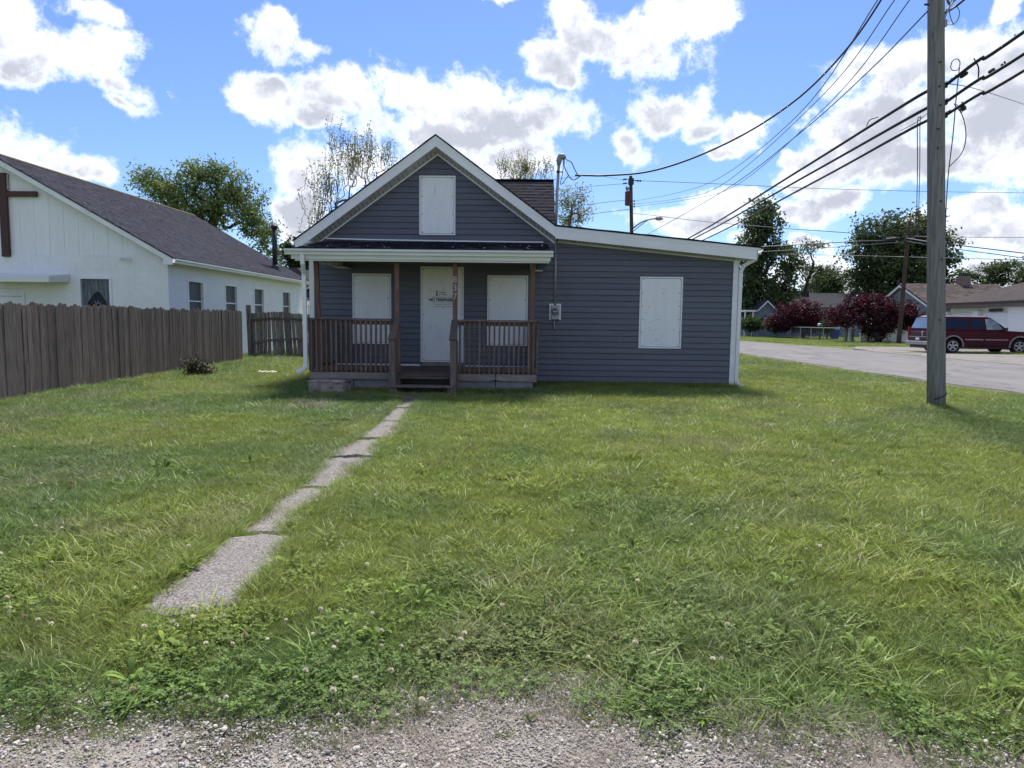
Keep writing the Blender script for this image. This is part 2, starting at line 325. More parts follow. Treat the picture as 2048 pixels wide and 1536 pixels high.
# ---------------------------------------------------------------- ground, street, alley
def ground_mat():
    m = bpy.data.materials.new('lawn_soil'); m.use_nodes = True; t = m.node_tree; t.nodes.clear(); N = NT(t)
    co = N.n('ShaderNodeTexCoord').outputs['Object']
    n1 = N.n('ShaderNodeTexNoise', {'Vector': co, 'Scale': 0.6, 'Detail': 6.0, 'Roughness': 0.6}).outputs[0]
    n2 = N.n('ShaderNodeTexNoise', {'Vector': co, 'Scale': 28.0, 'Detail': 6.0, 'Roughness': 0.7}).outputs[0]
    c = N.mix(N.rng(n1, 0.38, 0.62), (0.150, 0.190, 0.060), (0.190, 0.215, 0.072))
    c = N.mix(N.rng(n2, 0.40, 0.66), c, (0.040, 0.050, 0.018))
    c = N.mix(N.rng(n2, 0.62, 0.80, 0, 0.7), c, (0.11, 0.090, 0.055))
    b = N.n('ShaderNodeBsdfPrincipled', {'Base Color': c, 'Roughness': 0.95, 'Specular IOR Level': 0.1})
    bp = N.n('ShaderNodeBump', {'Height': n2, 'Strength': 0.8, 'Distance': 0.03}); t.links.new(bp.outputs[0], b.inputs['Normal'])
    N.n('ShaderNodeOutputMaterial', {'Surface': b.outputs[0]}); return m
M['ground'] = ground_mat()
M['asphalt'] = pmat('old_asphalt', (0.195, 0.186, 0.190), (0.160, 0.152, 0.156), 0.9, 0.9, 0.5, 60, (1, 0.35, 1), c3=(0.095, 0.09, 0.094), s3=2.2, lo3=0.56, hi3=0.72, coord='Object')
M['gravel'] = pmat('gravel_ground', (0.43, 0.39, 0.35), (0.22, 0.195, 0.172), 90.0, 0.95, 1.0, 90, c3=(0.165, 0.135, 0.112), s3=3.0, lo3=0.5, hi3=0.7, bdist=0.02)
M['lot'] = pmat('lot_gravel', (0.27, 0.25, 0.24), (0.16, 0.148, 0.142), 14.0, 0.95, 1.0, 50, c3=(0.12, 0.13, 0.06), s3=0.5, lo3=0.56, hi3=0.66, bdist=0.02)
M['dirt'] = pmat('road_edge_dirt', (0.17, 0.15, 0.128), (0.10, 0.09, 0.07), 9.0, 0.95, 0.8, 50, c3=(0.09, 0.11, 0.04), s3=5.0, lo3=0.5, hi3=0.66, bdist=0.02)

def axis(parts):
    return np.unique(np.concatenate([np.linspace(a, b, n) for a, b, n in parts]))
gx = axis([(-4000, -60, 14), (-60, -14, 24), (-14, 14, 113), (14, 60, 40), (60, 4000, 14)])
gy = axis([(-4000, -20, 12), (-20, 1.0, 30), (1.0, 24, 93), (24, 90, 60), (90, 6000, 16)])
GX, GY = np.meshgrid(gx, gy); GZ = gz(GX, GY) + np.where((np.abs(GX) < 14) & (GY > 2.9) & (GY < 24), (fbm(GX, GY, 1.3, 3) - 0.5) * 0.05, 0)
nx, ny = len(gx), len(gy); idx = np.arange(nx * ny).reshape(ny, nx)
F = np.stack([idx[:-1, :-1], idx[:-1, 1:], idx[1:, 1:], idx[1:, :-1]], -1).reshape(-1, 4)
props(mesh_obj('ground', np_mesh('ground', np.stack([GX, GY, GZ], -1).reshape(-1, 3), F, 'ground', True)), kind='structure')

def sheet(name, rows, mat, lift, nseg=8):
    """a sheet on the terrain: rows of (y, x_left, x_right)"""
    V = []; 
    for y, a, b in rows:
        for x in np.linspace(a, b, nseg + 1): V.append((x, y, float(gz(x, y)) + lift))
    k = nseg + 1; i = np.arange(len(V)).reshape(-1, k)
    F = np.stack([i[:-1, :-1], i[:-1, 1:], i[1:, 1:], i[1:, :-1]], -1).reshape(-1, 4)
    return props(mesh_obj(name, np_mesh(name, V, F, mat, True)), kind='structure')
ROADX = lambda y: np.interp(y, [-40, 10, 14, 17, 24, 33, 60, 400], [10.9, 10.7, 10.35, 10.15, 9.85, 9.75, 9.6, 9.6])
ROADX2 = lambda y: np.interp(y, [-40, 30, 36, 42, 50, 58, 400], [18.2, 18.2, 18.0, 17.4, 16.8, 16.4, 16.4])
ys = np.concatenate([np.linspace(-40, 8, 20), np.linspace(8.2, 60, 150), np.linspace(62, 400, 40)])
wob = lambda y, s: (vnoise(y, y * 0, 1.1, s) - 0.5) * 0.25 + (vnoise(y, y * 0, 0.35, s + 1) - 0.5) * 0.10
sheet('road', [(y, float(ROADX(y) + wob(y, 4)), float(ROADX2(y) + wob(y, 6))) for y in ys], 'asphalt', 0.034)
sheet('road_verge', [(y, float(ROADX(y) - 0.35 + 1.6 * wob(y, 9)), float(ROADX(y) + 0.4)) for y in ys], 'dirt', 0.026, 4)
# gravel forecourt on the far side of the street, where the car stands
gy2 = np.linspace(14, 44.5, 60)
sheet('gravel_lot', [(y, float(np.interp(y, [14, 36, 40, 44.5], [17.7, 17.6, 18.4, 20.4]) + wob(y, 12)), 60.0) for y in gy2], 'lot', 0.044, 12)
# the alley the photographer stands on, its edge eaten by weeds
def alley_edge(x):
    x = np.asarray(x, float)
    return np.interp(x, [-3, -2, -1.5, -1.1, -0.7, -0.4, -0.05, 0.3, 0.6, 0.86, 1.3, 1.84, 3], [2.40, 2.45, 2.56, 2.60, 2.60, 2.68, 2.76, 2.70, 2.62, 2.54, 2.52, 2.46, 2.42]) + 0.07 * (fbm(x, 0 * x, 0.9, 21) - 0.5) * 2 + 0.07 * (vnoise(x, 0 * x, 0.22, 25) - 0.5) * 2
ax = np.linspace(-14, 14, 281)
V = [(x, -7 + (float(e) + 0.12 + 7) * t, 0.016 if t < 0.99 else -0.004) for t in (0, 0.5, 0.8, 0.9, 0.96, 1.0) for x, e in zip(ax, alley_edge(ax))]
i = np.arange(len(V)).reshape(6, -1)
F = np.stack([i[:-1, :-1], i[:-1, 1:], i[1:, 1:], i[1:, :-1]], -1).reshape(-1, 4)
props(mesh_obj('gravel_alley', np_mesh('gravel_alley', V, F, 'gravel', True)), kind='structure')

# worn bare patches: at the foot of the steps and where cars cut the corner of the lawn
def worn(name, cx, cy, rx, ry, seed, mat='dirt'):
    g = np.random.default_rng(seed); V = [(cx, cy, float(gz(cx, cy)) + 0.03)]; n = 40; r = 1 + 0.22 * (vnoise(np.arange(n), np.zeros(n), 3.0, seed) - 0.5) * 2 + g.normal(0, 0.05, n)
    for k, f in ((0, 0.6), (1, 1.0)):
        for j in range(n):
            a = 2 * math.pi * j / n; x, y = cx + rx * f * r[j] * math.cos(a), cy + ry * f * r[j] * math.sin(a); V.append((x, y, float(gz(x, y)) + (0.03 if k == 0 else 0.004)))
    F = [(0, 1 + j, 1 + (j + 1) % n) for j in range(n)] + [(1 + j, 1 + n + j, 1 + n + (j + 1) % n, 1 + (j + 1) % n) for j in range(n)]
    me = bpy.data.meshes.new(name); me.from_pydata(V, [], F); me.materials.append(M[mat]); return props(mesh_obj(name, me), kind='structure')
WORN = [(-2.08, 12.6, 0.42, 0.50), (8.35, 17.2, 1.5, 0.55), (1.75, 6.6, 0.30, 0.22), (0.35, 7.4, 0.32, 0.26)]
worn('dirt_patch', *WORN[0], 3); worn('dirt_patch', *WORN[1], 4)

# ---------------------------------------------------------------- the concrete path and its slabs
path = thing('path', (-2.0, 7.5, 0), 'narrow broken concrete garden path leading to the porch steps', 'path'); path['kind'] = 'structure'
SLABS = [  # near edge y, far edge y, then left and right x at both ends
    (3.40, 4.72, -2.10, -1.50, -1.98, -1.56), (4.80, 6.02, -2.12, -1.66, -2.12, -1.66), (6.10, 7.24, -2.13, -1.66, -2.14, -1.67),
    (7.33, 8.34, -2.15, -1.66, -2.15, -1.66), (8.43, 9.64, -2.16, -1.64, -2.14, -1.64), (9.74, 10.9, -2.15, -1.68, -2.20, -1.78), (11.0, 12.15, -2.21, -1.80, -2.26, -1.84)]
def slab_mesh(s, q):
    y0, y1, a0, b0, a1, b1 = s; g = np.random.default_rng(q); pts = []
    n = 10
    def edge(p, r, m, k):
        for t in np.linspace(0, 1, m, endpoint=False): pts.append((p[0] + (r[0] - p[0]) * t + g.normal(0, k), p[1] + (r[1] - p[1]) * t + g.normal(0, k)))
    edge((a0, y0), (b0, y0), 6, 0.022); edge((b0, y0), (b1, y1), n, 0.010); edge((b1, y1), (a1, y1), 6, 0.022); edge((a1, y1), (a0, y0), n, 0.010)
    if q == 0:                                          # the nearest piece ends in a broken, rounded tongue
        c = [(-2.06, 3.63), (-1.97, 3.50), (-1.84, 3.41), (-1.70, 3.47), (-1.53, 3.59), (-1.56, 3.9), (-1.585, 4.25), (-1.64, 4.68), (-1.84, 4.73), (-2.06, 4.64), (-2.035, 4.2), (-2.05, 3.95)]
        pts = [(a[0] + (b[0] - a[0]) * t + g.normal(0, 0.011), a[1] + (b[1] - a[1]) * t + g.normal(0, 0.011)) for a, b in zip(c, c[1:] + c[:1]) for t in (0, 0.33, 0.66)]
    cx, cy = np.mean([p[0] for p in pts]), np.mean([p[1] for p in pts]); tilt = g.normal(0, 0.012)
    mb = MB(); k = len(pts)
    top = lambda x, y: float(gz(x, y)) + 0.022 + tilt * (y - cy) + 0.02 * (x - cx)
    ring = lambda f, dz: [(cx + (x - cx) * f, cy + (y - cy) * (1 - (1 - f) * 0.4), top(x, y) + dz) for x, y in pts]
    v = ring(1.0, -0.09) + ring(1.0, -0.010) + ring(0.96, 0.0) + ring(0.5, 0.002) + [(cx, cy, top(cx, cy))]
    f = []
    for r in range(3):
        for j in range(k): f.append((r * k + j, r * k + (j + 1) % k, (r + 1) * k + (j + 1) % k, (r + 1) * k + j))
    for j in range(k): f.append((3 * k + j, 3 * k + (j + 1) % k, 4 * k))
    return mb.add(v, f)
for q, s in enumerate(SLABS): slab_mesh(s, q).obj('slab', 'slab', path)

# ---------------------------------------------------------------- the house
YW = 15.5; XL, XJ, XR = -4.82, 0.56, 4.45          # wall face, left corner, joint with the lean-to, right corner
RX, RZ, SL = -2.03, 5.44, 0.7276                    # ridge and slope of the gable
roofz = lambda x: RZ - SL * abs(x - RX)
KX = 0.53; KZ = roofz(KX); EX, EZ = 4.86, 3.165     # knee where the lean-to roof starts, its low end
extz = lambda x: KZ + (EZ - KZ) * (x - KX) / (EX - KX)
house = thing('house', (-1.0, 15.5, 0.1), 'small slate blue clapboard house with boarded windows and a wooden front porch', 'house')
wall = MB().prism([(XL, 0.02), (XJ, 0.02), (XJ, roofz(XJ) - 0.30), (RX, RZ - 0.30), (XL, roofz(XL) - 0.30)], 1, YW + 0.02, YW + 0.14)
wall.box(XL, XL + 0.14, YW + 0.14, 24, 0.02, 2.9).obj('wall', 'siding', house)
wall = bpy.data.objects['wall']
ew = MB().prism([(XJ + 0.001, 0.02), (XR, 0.02), (XR, extz(XR) - 0.30), (XJ + 0.001, extz(XJ) - 0.30)], 1, YW + 0.02, YW + 0.14)
ew.box(XR - 0.14, XR, YW + 0.14, 24, 0.02, 2.80).obj('annex_wall', 'siding', house)
ewall = bpy.data.objects['annex_wall']
EXPO = 0.1275
def course(x0, x1, x2, x3, z0, z1, parent, seam=0):
    """one lap of siding: x0..x1 at the bottom edge z0, x2..x3 at the top z1; long laps overlap at a seam"""
    if x1 - x0 > 2.2 and not seam:
        s = x0 + (x1 - x0) * rnd.uniform(0.3, 0.7)
        course(x0, s + 0.02, x2, s + 0.02, z0, z1, parent, 1); course(s, x1, s, x3, z0, z1, parent, 2); return
    dy = 0.0022 if seam == 2 else 0.0; yb, yt, lip, k = YW - 0.020 + dy, YW - 0.006 + dy, 0.010, 0.9
    xa, xb = x0 + (x2 - x0) * k, x1 + (x3 - x1) * k; zk = z0 + (z1 - z0) * k; gv = YW + 0.016
    v = [(x0, gv, z0), (x1, gv, z0), (x1, yb + 0.002, z0), (x0, yb + 0.002, z0), (x1, yb, z0 + lip), (x0, yb, z0 + lip), (xb, yt, zk), (xa, yt, zk), (xb, gv, zk + 0.002), (xa, gv, zk + 0.002), (x3, gv, z1), (x2, gv, z1)]
    MB().add(v, [(0, 1, 2, 3), (3, 2, 4, 5), (5, 4, 6, 7), (7, 6, 8, 9), (9, 8, 10, 11)]).obj('siding_board', 'siding', parent)
z = 0.205
inv = lambda zz: (RZ - 0.31 - zz) / SL               # half width of the gable at height zz
while z < RZ - 0.36:
    z1 = min(z + EXPO, RZ - 0.33)
    if z <= 0.45:
        course(0.165, XJ - 0.001, 0.165, XJ - 0.001, z, z1, wall); course(XL + 0.004, -4.345, XL + 0.004, -4.345, z, z1, wall)
    if z > 0.45:
        a0, a1 = max(XL + 0.004, RX - inv(z)), min(XJ - 0.001, RX + inv(z)); b0, b1 = max(XL + 0.004, RX - inv(z1)), min(XJ - 0.001, RX + inv(z1))
        course(a0, a1, b0, b1, z, z1, wall)
    top = extz(XJ) - 0.31
    if z < top - 0.02:
        zr = lambda zz: min(XR - 0.004, KX + (zz + 0.31 - KZ) * (EX - KX) / (EZ - KZ))
        zt = min(z1, top)
        course(XJ + 0.001, max(zr(z), XJ + 0.05), XJ + 0.001, max(zr(zt), XJ + 0.03), z, zt, ewall)
    z += EXPO
# trim
MB().box(XL - 0.045, XL + 0.06, YW - 0.035, YW + 0.10, 0.30, 2.95).obj('corner_trim', 'trim', house)
MB().box(XR - 0.035, XR + 0.075, YW - 0.035, YW + 0.10, 0.15, 2.90).obj('corner_trim', 'trim', house)
MB().box(XL + 0.1, -2.42, YW - 0.03, YW - 0.0235, 0.512, 0.545).box(-1.44, 0.02, YW - 0.03, YW - 0.0235, 0.512, 0.53).obj('starter_strip', 'trim', house)
# roofs: shingle slabs, bargeboards, soffits
YF = 15.14
def band(xs, f0, f1, y0, y1):
    """a vertical board whose top follows f0(x) and whose bottom follows f1(x)"""
    return MB().prism([(x, f0(x)) for x in xs] + [(x, f1(x)) for x in reversed(xs)], 1, y0, y1)
gl = [-5.09, RX, KX]; gr = [KX, EX + 0.02]
def ragged(xs, f, n, y0, y1, t=0.034):
    mb = MB(); pts = []
    for a, b in zip(xs[:-1], xs[1:]):
        m = max(2, int(n * abs(b - a)))
        for k in range(m):
            x = a + (b - a) * k / m; pts.append((x, f(x) + rnd.uniform(-0.005, 0.007)))
    pts.append((xs[-1], f(xs[-1])))
    return mb.prism(pts + [(x, f(x) - t) for x in reversed(xs)], 1, y0, y1)
ragged(gl, roofz, 5, YF - 0.02, 20.0).obj('roof', 'shingle', house)
ragged(gr, extz, 4, YF - 0.02, 24.2).obj('annex_roof', 'shingle', house)
g = lambda d: (lambda x: roofz(x) - d)
e_ = lambda d: (lambda x: extz(x) - d)
band([-5.09, RX], g(0.036), g(0.095), YF - 0.006, YF + 0.02).obj('drip_edge', 'trim', house)
band([RX, KX], g(0.036), g(0.095), YF - 0.006, YF + 0.02).obj('drip_edge', 'trim', house)
band([-5.06, RX], g(0.095), g(0.255), YF, YF + 0.025).obj('bargeboard', 'trim', house)
band([RX, KX], g(0.095), g(0.255), YF, YF + 0.025).obj('bargeboard', 'trim', house)
band([KX, EX + 0.02], e_(0.036), e_(0.10), YF - 0.006, YF + 0.02).obj('drip_edge', 'trim', house)
band([KX, EX - 0.06], e_(0.10), e_(0.285), YF, YF + 0.025).obj('fascia', 'trim', house)
def soffit(xs, f, d0, d1, name='soffit'):
    """sloping vented soffit between bargeboard and wall: bright panels with dark vent slots"""
    mb = MB(); mv = MB()
    for a, b in zip(xs[:-1], xs[1:]):
        y0, y1 = YF + 0.026, YW - 0.02
        mb.add([(a, y0, f(a) - d0), (b, y0, f(b) - d0), (b, y1, f(b) - d1), (a, y1, f(a) - d1)], [(0, 1, 2, 3)])
        n = max(1, int(abs(b - a) / 0.085))
        for k in range(n):
            x = a + (b - a) * (k + 0.5) / n
            for y2, y3 in ((0.18, 0.48), (0.55, 0.85)):
                if rnd.random() < 0.15: continue
                ya, yb = y0 + (y1 - y0) * y2, y0 + (y1 - y0) * y3; za = d0 + (d1 - d0) * y2; zb = d0 + (d1 - d0) * y3
                w = 0.007
                mv.add([(x - w, ya, f(x - w) - za - 0.004), (x + w, ya, f(x + w) - za - 0.004), (x + w, yb, f(x + w) - zb - 0.004), (x - w, yb, f(x - w) - zb - 0.004)], [(0, 1, 2, 3)])
    o = mb.obj(name, 'soffit', house)
    mv.obj('vent_slots', 'soffit_dark', o)['kind'] = 'stuff'
    return o
soffit([-4.98, RX], roofz, 0.24, 0.33); soffit([RX, XJ], roofz, 0.24, 0.33)
soffit([XJ + 0.03, EX - 0.1], extz, 0.275, 0.300)
band([-4.9, RX], g(0.330), g(0.365), YW - 0.032, YW - 0.018).obj('frieze', 'trim', house)
band([RX, XJ - 0.02], g(0.330), g(0.365), YW - 0.032, YW - 0.018).obj('frieze', 'trim', house)
band([XJ + 0.03, XR - 0.04], e_(0.300), e_(0.335), YW - 0.032, YW - 0.018).obj('frieze', 'soffit', house)
# cornice return at the left eave, gutter ends, gutters running back along both eaves
MB().prism([(-5.06, roofz(-5.06) - 0.095), (-4.74, 3.195), (-4.74, 3.165), (-4.98, 3.07), (-5.06, 3.07)], 1, YF + 0.028, YW - 0.03).obj('cornice_return', 'trim', house)
def kgutter(axis_, a, b, c, z0, sgn, mat='gutter', h=0.115, w=0.115):
    """an ogee gutter: profile in (outward, height), run from a to b along axis_"""
    p = [(0, 0), (0.62 * w, 0), (0.66 * w, 0.30 * h), (0.80 * w, 0.52 * h), (0.95 * w, 0.62 * h), (w, 0.70 * h), (w, h), (0.90 * w, h), (0.90 * w, 0.78 * h), (0.55 * w, 0.4 * h), (0.50 * w, 0.08 * h), (0.06 * w, 0.08 * h), (0.05 * w, h), (0, h)]
    mb = MB(); q = [(c + sgn * u, z0 + v) for u, v in p]
    if axis_ == 0: return mb.prism([(y, zz) for y, zz in q], 0, a, b)
    return mb.prism([(x, zz) for x, zz in q], 1, a, b)
kgutter(1, YF - 0.01, 20, -5.07, 3.10, -1).obj('gutter', 'gutter', house)
kgutter(1, YF - 0.01, 24, EX - 0.045, 3.0, 1, 'trim').obj('gutter', 'trim', house)
# rear wing: its front slope and gable end show past the main roof
mb = MB().prism([(14.2 + 2.8, roofz(RX) - SL * 3.0), (20.0, RZ - 0.02), (23.0, RZ - SL * 3.0 - 0.02), (23.0, RZ - SL * 3.0 - 0.06), (20.0, RZ - 0.06), (17.0, RZ - SL * 3.0 - 0.04)], 0, -2.0, 0.62)
mb.obj('wing_roof', 'shingle', house)
mb = MB()                                             # shingle courses of the wing roof
for k in range(21):
    y0 = 17.0 + k * 0.142; z0 = RZ - SL * (20 - y0); x = -2.0 + rnd.uniform(0, 0.15)
    while x < 0.6:
        w = rnd.uniform(0.10, 0.17); x2 = min(x + w, 0.625); t = rnd.uniform(0.010, 0.022)
        mb.add([(x, y0, z0 + t), (x2, y0, z0 + t), (x2, y0 + 0.15, z0 + 0.15 * SL + 0.003), (x, y0 + 0.15, z0 + 0.15 * SL + 0.003), (x, y0, z0 - 0.02), (x2, y0, z0 - 0.02)], [(0, 1, 2, 3), (4, 5, 1, 0)]); x = x2
mb.box(-2.0, 0.63, 19.93, 20.07, RZ - 0.005, RZ + 0.022)
mb.obj('shingle_courses', 'shingle', house, kind='stuff')
MB().prism([(17.05, 2.5), (20.0, RZ - 0.07), (22.9, 2.5)], 0, 0.40, 0.50).obj('wing_gable', 'siding', house)
# boards over the openings
M['knot'] = pmat('knot_filler', (0.50, 0.50, 0.51), (0.34, 0.34, 0.35), 30.0, 0.6)
def plywood(x0, x1, z0, z1, name, depth=0.03, plugs=4, screws=8):
    fr = MB(); w = 0.032; y0 = YW - 0.040
    for a, b, c, d in ((x0, x0 + w, z0, z1), (x1 - w, x1, z0, z1), (x0 + w, x1 - w, z1 - w, z1), (x0 + w, x1 - w, z0, z0 + w)): fr.box(a, b, y0, YW - 0.002, c, d)
    o = MB().box(x0 + w + 0.008, x1 - w - 0.008, y0 + 0.008, YW - 0.004, z0 + w + 0.008, z1 - w - 0.008).obj(name, 'board', house)
    fr.obj('frame', 'trim', o, bevel=0.004)
    pl = MB()                                           # filled knots that show through the paint
    for k in range(plugs):
        a, c = rnd.uniform(x0 + 0.1, x1 - 0.1), rnd.uniform(z0 + 0.1, z1 - 0.1); l, h, t = rnd.uniform(0.012, 0.030), rnd.uniform(0.005, 0.010), rnd.uniform(-0.5, 0.9)
        pl.add([(a + l * math.cos(q) * math.cos(t) - h * math.sin(q) * math.sin(t), y0 + 0.0072, c + l * math.cos(q) * math.sin(t) + h * math.sin(q) * math.cos(t)) for q in np.linspace(0, 2 * math.pi, 9)[:-1]], [tuple(range(8))])
    if plugs: pl.obj('knots', 'knot', o, kind='stuff')
    sc = MB()
    for k in range(screws):
        t = (k // 2 + 0.5) / (screws / 2); xx = (x0 + 0.065, x1 - 0.065)[k % 2] + rnd.uniform(-0.01, 0.01); zz = z0 + 0.06 + (z1 - z0 - 0.12) * (k // 2) / (screws / 2 - 1)
        sc.lathe([(0.011, 0), (0.009, -0.006)], (xx, y0 + 0.0075, zz), 1, 8)
    sc.obj('screws', 'screw', o, kind='stuff')
    return o
plywood(-2.43, -1.64, 3.375, 4.645, 'window_board')
plywood(-3.91, -3.05, 0.985, 2.53, 'window_board'); plywood(-0.93, -0.04, 0.98, 2.52, 'window_board')
plywood(2.405, 3.335, 0.965, 2.525, 'window_board', plugs=26, screws=12)
plywood(-2.40, -1.45, 0.60, 2.695, 'door_board', screws=6)
MB().box(-2.36, -1.47, YW - 0.06, YW - 0.02, 0.515, 0.59).obj('threshold', 'skirt', house)

# ---------------------------------------------------------------- the porch
PY = 13.72; DZ = 0.495                                # front of the porch, height of its deck
posts = []
M['number'] = pmat('tarnished_number', (0.42, 0.36, 0.34), (0.30, 0.25, 0.24), 20.0, 0.5, metal=0.3)
for k, (x, wob_) in enumerate(((-4.15, 0.03), (-2.585, 0.012), (-1.455, 0.0), (0.045, -0.02))):
    p = MB().bar((x + wob_, PY + 0.02, DZ), (x - wob_, PY + 0.02, 2.64), 0.088, 0.088, (0, 1, 0)).obj('porch_post', 'wood_red', house, bevel=0.006); posts.append(p)
for ch, zz in (('8', 2.315), ('3', 2.155), ('7', 1.985)):
    mb = MB(); text_faces(mb, ch, 0.175, (-1.455, PY - 0.030, zz), 0.004, 0.006); mb.obj('house_number', M['number'], posts[2])
# roof of the porch: shingles on a shallow slope, beam, gutter, loose flashing
pz = lambda y: 2.862 + (y - 13.45) * (3.215 - 2.862) / 2.02
MB().prism([(13.40, pz(13.40)), (YW - 0.02, pz(YW - 0.02)), (YW - 0.02, pz(YW - 0.02) - 0.05), (13.40, pz(13.40) - 0.05)], 0, -4.60, 0.37).obj('porch_roof', 'shingle', house)
mb = MB()
for k in range(16):
    y0 = 13.395 + k * 0.131; x = -4.61 + rnd.uniform(0, 0.2)
    xr = 0.38 - 0.08 * max(0, k - 12)
    while x < xr:
        w = rnd.uniform(0.12, 0.24); x2 = min(x + w, xr); t = rnd.uniform(0.008, 0.024)
        mb.add([(x, y0, pz(y0) + t), (x2, y0, pz(y0) + t), (x2, y0 + 0.14, pz(y0 + 0.14) + 0.003), (x, y0 + 0.14, pz(y0 + 0.14) + 0.003), (x, y0, pz(y0) - 0.01), (x2, y0, pz(y0) - 0.01)], [(0, 1, 2, 3), (4, 5, 1, 0)]); x = x2
mb.obj('shingle_courses', 'shingle', house, kind='stuff')
mb = MB()
for k in range(46):                                    # white flecks of paint and grit on the porch roof
    x, y = rnd.uniform(-4.1, 0.3), rnd.uniform(13.6, 15.2); s = rnd.uniform(0.008, 0.028); zz = pz(y) + 0.026
    mb.add([(x, y, zz), (x + s, y + s * 0.3, zz), (x + s * 0.9, y + s, zz + 0.004), (x - s * 0.2, y + s * 0.8, zz)], [(0, 1, 2, 3)])
mb.obj('paint_flakes', 'trim', house, kind='stuff')
MB().tube([(-4.46, 15.40, 3.275), (-3.6, 15.43, 3.262), (-2.2, 15.45, 3.252), (-0.6, 15.45, 3.245), (0.28, 15.44, 3.240)], 0.019, 4).obj('flashing_strip', 'trim', house)
kgutter(0, -4.66, 0.435, 13.40, 2.740, -1, h=0.105).obj('porch_gutter', 'gutter', house)
MB().box(-4.56, 0.385, 13.405, 13.44, 2.665, 2.76).box(-4.50, 0.36, 13.445, 13.50, 2.632, 2.69).obj('porch_fascia', 'gutter', house)
MB().box(-4.22, 0.10, PY - 0.03, PY + 0.07, 2.642, 2.775).obj('porch_beam', 'wood_red', house)
MB().box(-4.22, -4.12, PY + 0.075, YW - 0.03, 2.645, 2.78).obj('side_beam', 'soffit', house)
MB().box(0.00, 0.10, PY + 0.075, YW - 0.03, 2.645, 2.78).obj('side_beam', 'soffit', house)
MB().box(-4.16, -3.93, YW - 0.5, YW - 0.02, 2.62, 2.64).obj('eave_trim', 'soffit', house); MB().box(0.10, 0.27, 15.2, YW - 0.02, 2.60, 2.625).obj('eave_trim', 'soffit', house)
MB().box(-4.55, 0.37, 13.50, YW - 0.03, 2.783, 2.80).obj('porch_ceiling', 'wood_deck', house)
MB().prism([(13.5, 2.80), (YW - 0.03, 2.80), (YW - 0.03, pz(YW) - 0.06), (13.5, pz(13.5) - 0.06)], 0, -4.56, -4.54).obj('porch_gable', 'soffit', house); MB().prism([(13.5, 2.80), (YW - 0.03, 2.80), (YW - 0.03, pz(YW) - 0.06), (13.5, pz(13.5) - 0.06)], 0, 0.345, 0.365).obj('porch_gable', 'soffit', house)
# deck, rim, foundation
for k in range(13):
    y0 = PY - 0.01 + k * 0.139
    MB().box(-4.32, 0.14, y0, min(y0 + 0.133, YW - 0.03), DZ - 0.035, DZ + rnd.uniform(-0.003, 0.003)).obj('deck_board', 'wood_deck', house)
MB().box(-4.335, -2.66, PY - 0.045, PY - 0.012, 0.352, DZ - 0.01).obj('rim_board', 'skirt', house, bevel=0.004)
MB().prism([(-1.40, 0.352), (-0.80, 0.348), (-0.66, 0.372), (-0.645, 0.42), (-0.66, 0.485), (-1.40, 0.485)], 1, PY - 0.045, PY - 0.012).obj('rim_board', 'skirt', house)
MB().prism([(-0.645, 0.372), (-0.50, 0.350), (0.02, 0.352), (0.155, 0.345), (0.155, 0.485), (-0.645, 0.485), (-0.632, 0.44)], 1, PY - 0.045, PY - 0.012).obj('rim_board', 'skirt', house)
MB().box(-4.335, -4.30, PY, YW, 0.352, DZ - 0.04).obj('side_rim', 'skirt', house); MB().box(0.12, 0.155, PY, YW, 0.352, DZ - 0.04).obj('side_rim', 'skirt', house)
for x0, x1 in ((-4.28, -3.47), (-3.455, -2.62), (-1.42, -0.66), (-0.645, 0.09)):
    MB().box(x0, x1, PY + 0.02, PY + 0.2, 0.02, 0.345).obj('foundation_block', 'concrete', house, bevel=0.008)
MB().box(-4.28, 0.09, PY + 0.21, YW - 0.02, 0.02, 0.345).obj('foundation', 'concrete', house)
# railings
def railing(a, b, zt, n, skip=(), bottom=None):
    """top rail and lower rail between a and b with n balusters nailed to the outside"""
    a, b = np.array(a, float), np.array(b, float); d = (b - a) / np.linalg.norm(b - a); out_ = np.array([d[1], -d[0]])
    r = MB().bar((a[0], a[1], zt - 0.075), (b[0], b[1], zt - 0.075), 0.038, 0.085).obj('railing', 'wood_red', house)
    MB().bar((a[0] + out_[0] * 0.02, a[1] + out_[1] * 0.02, zt - 0.012), (b[0] + out_[0] * 0.02, b[1] + out_[1] * 0.02, zt - 0.012), 0.135, 0.03).obj('top_rail', 'wood_grey', r, bevel=0.004)
    MB().bar((a[0], a[1], DZ + 0.075), (b[0], b[1], DZ + 0.075), 0.038, 0.085).obj('bottom_rail', 'wood_red', r)
    for k in range(n):
        if k in skip: continue
        t = (k + 0.5) / n; p = a + (b - a) * t + out_ * 0.042; j = rnd.uniform(-0.006, 0.006)
        MB().bar((p[0] - j, p[1], DZ + (bottom or 0.005)), (p[0] + j, p[1], zt - 0.03), 0.036, 0.036, (0, 1, 0)).obj('baluster', 'wood_grey', r)
    return r
railing((-4.32, PY), (-2.66, PY), 1.545, 17)
railing((-1.40, PY), (0.14, PY), 1.545, 16)
railing((-4.30, YW - 0.05), (-4.30, PY), 1.545, 14)
railing((0.12, PY), (0.12, YW - 0.05), 1.545, 14)
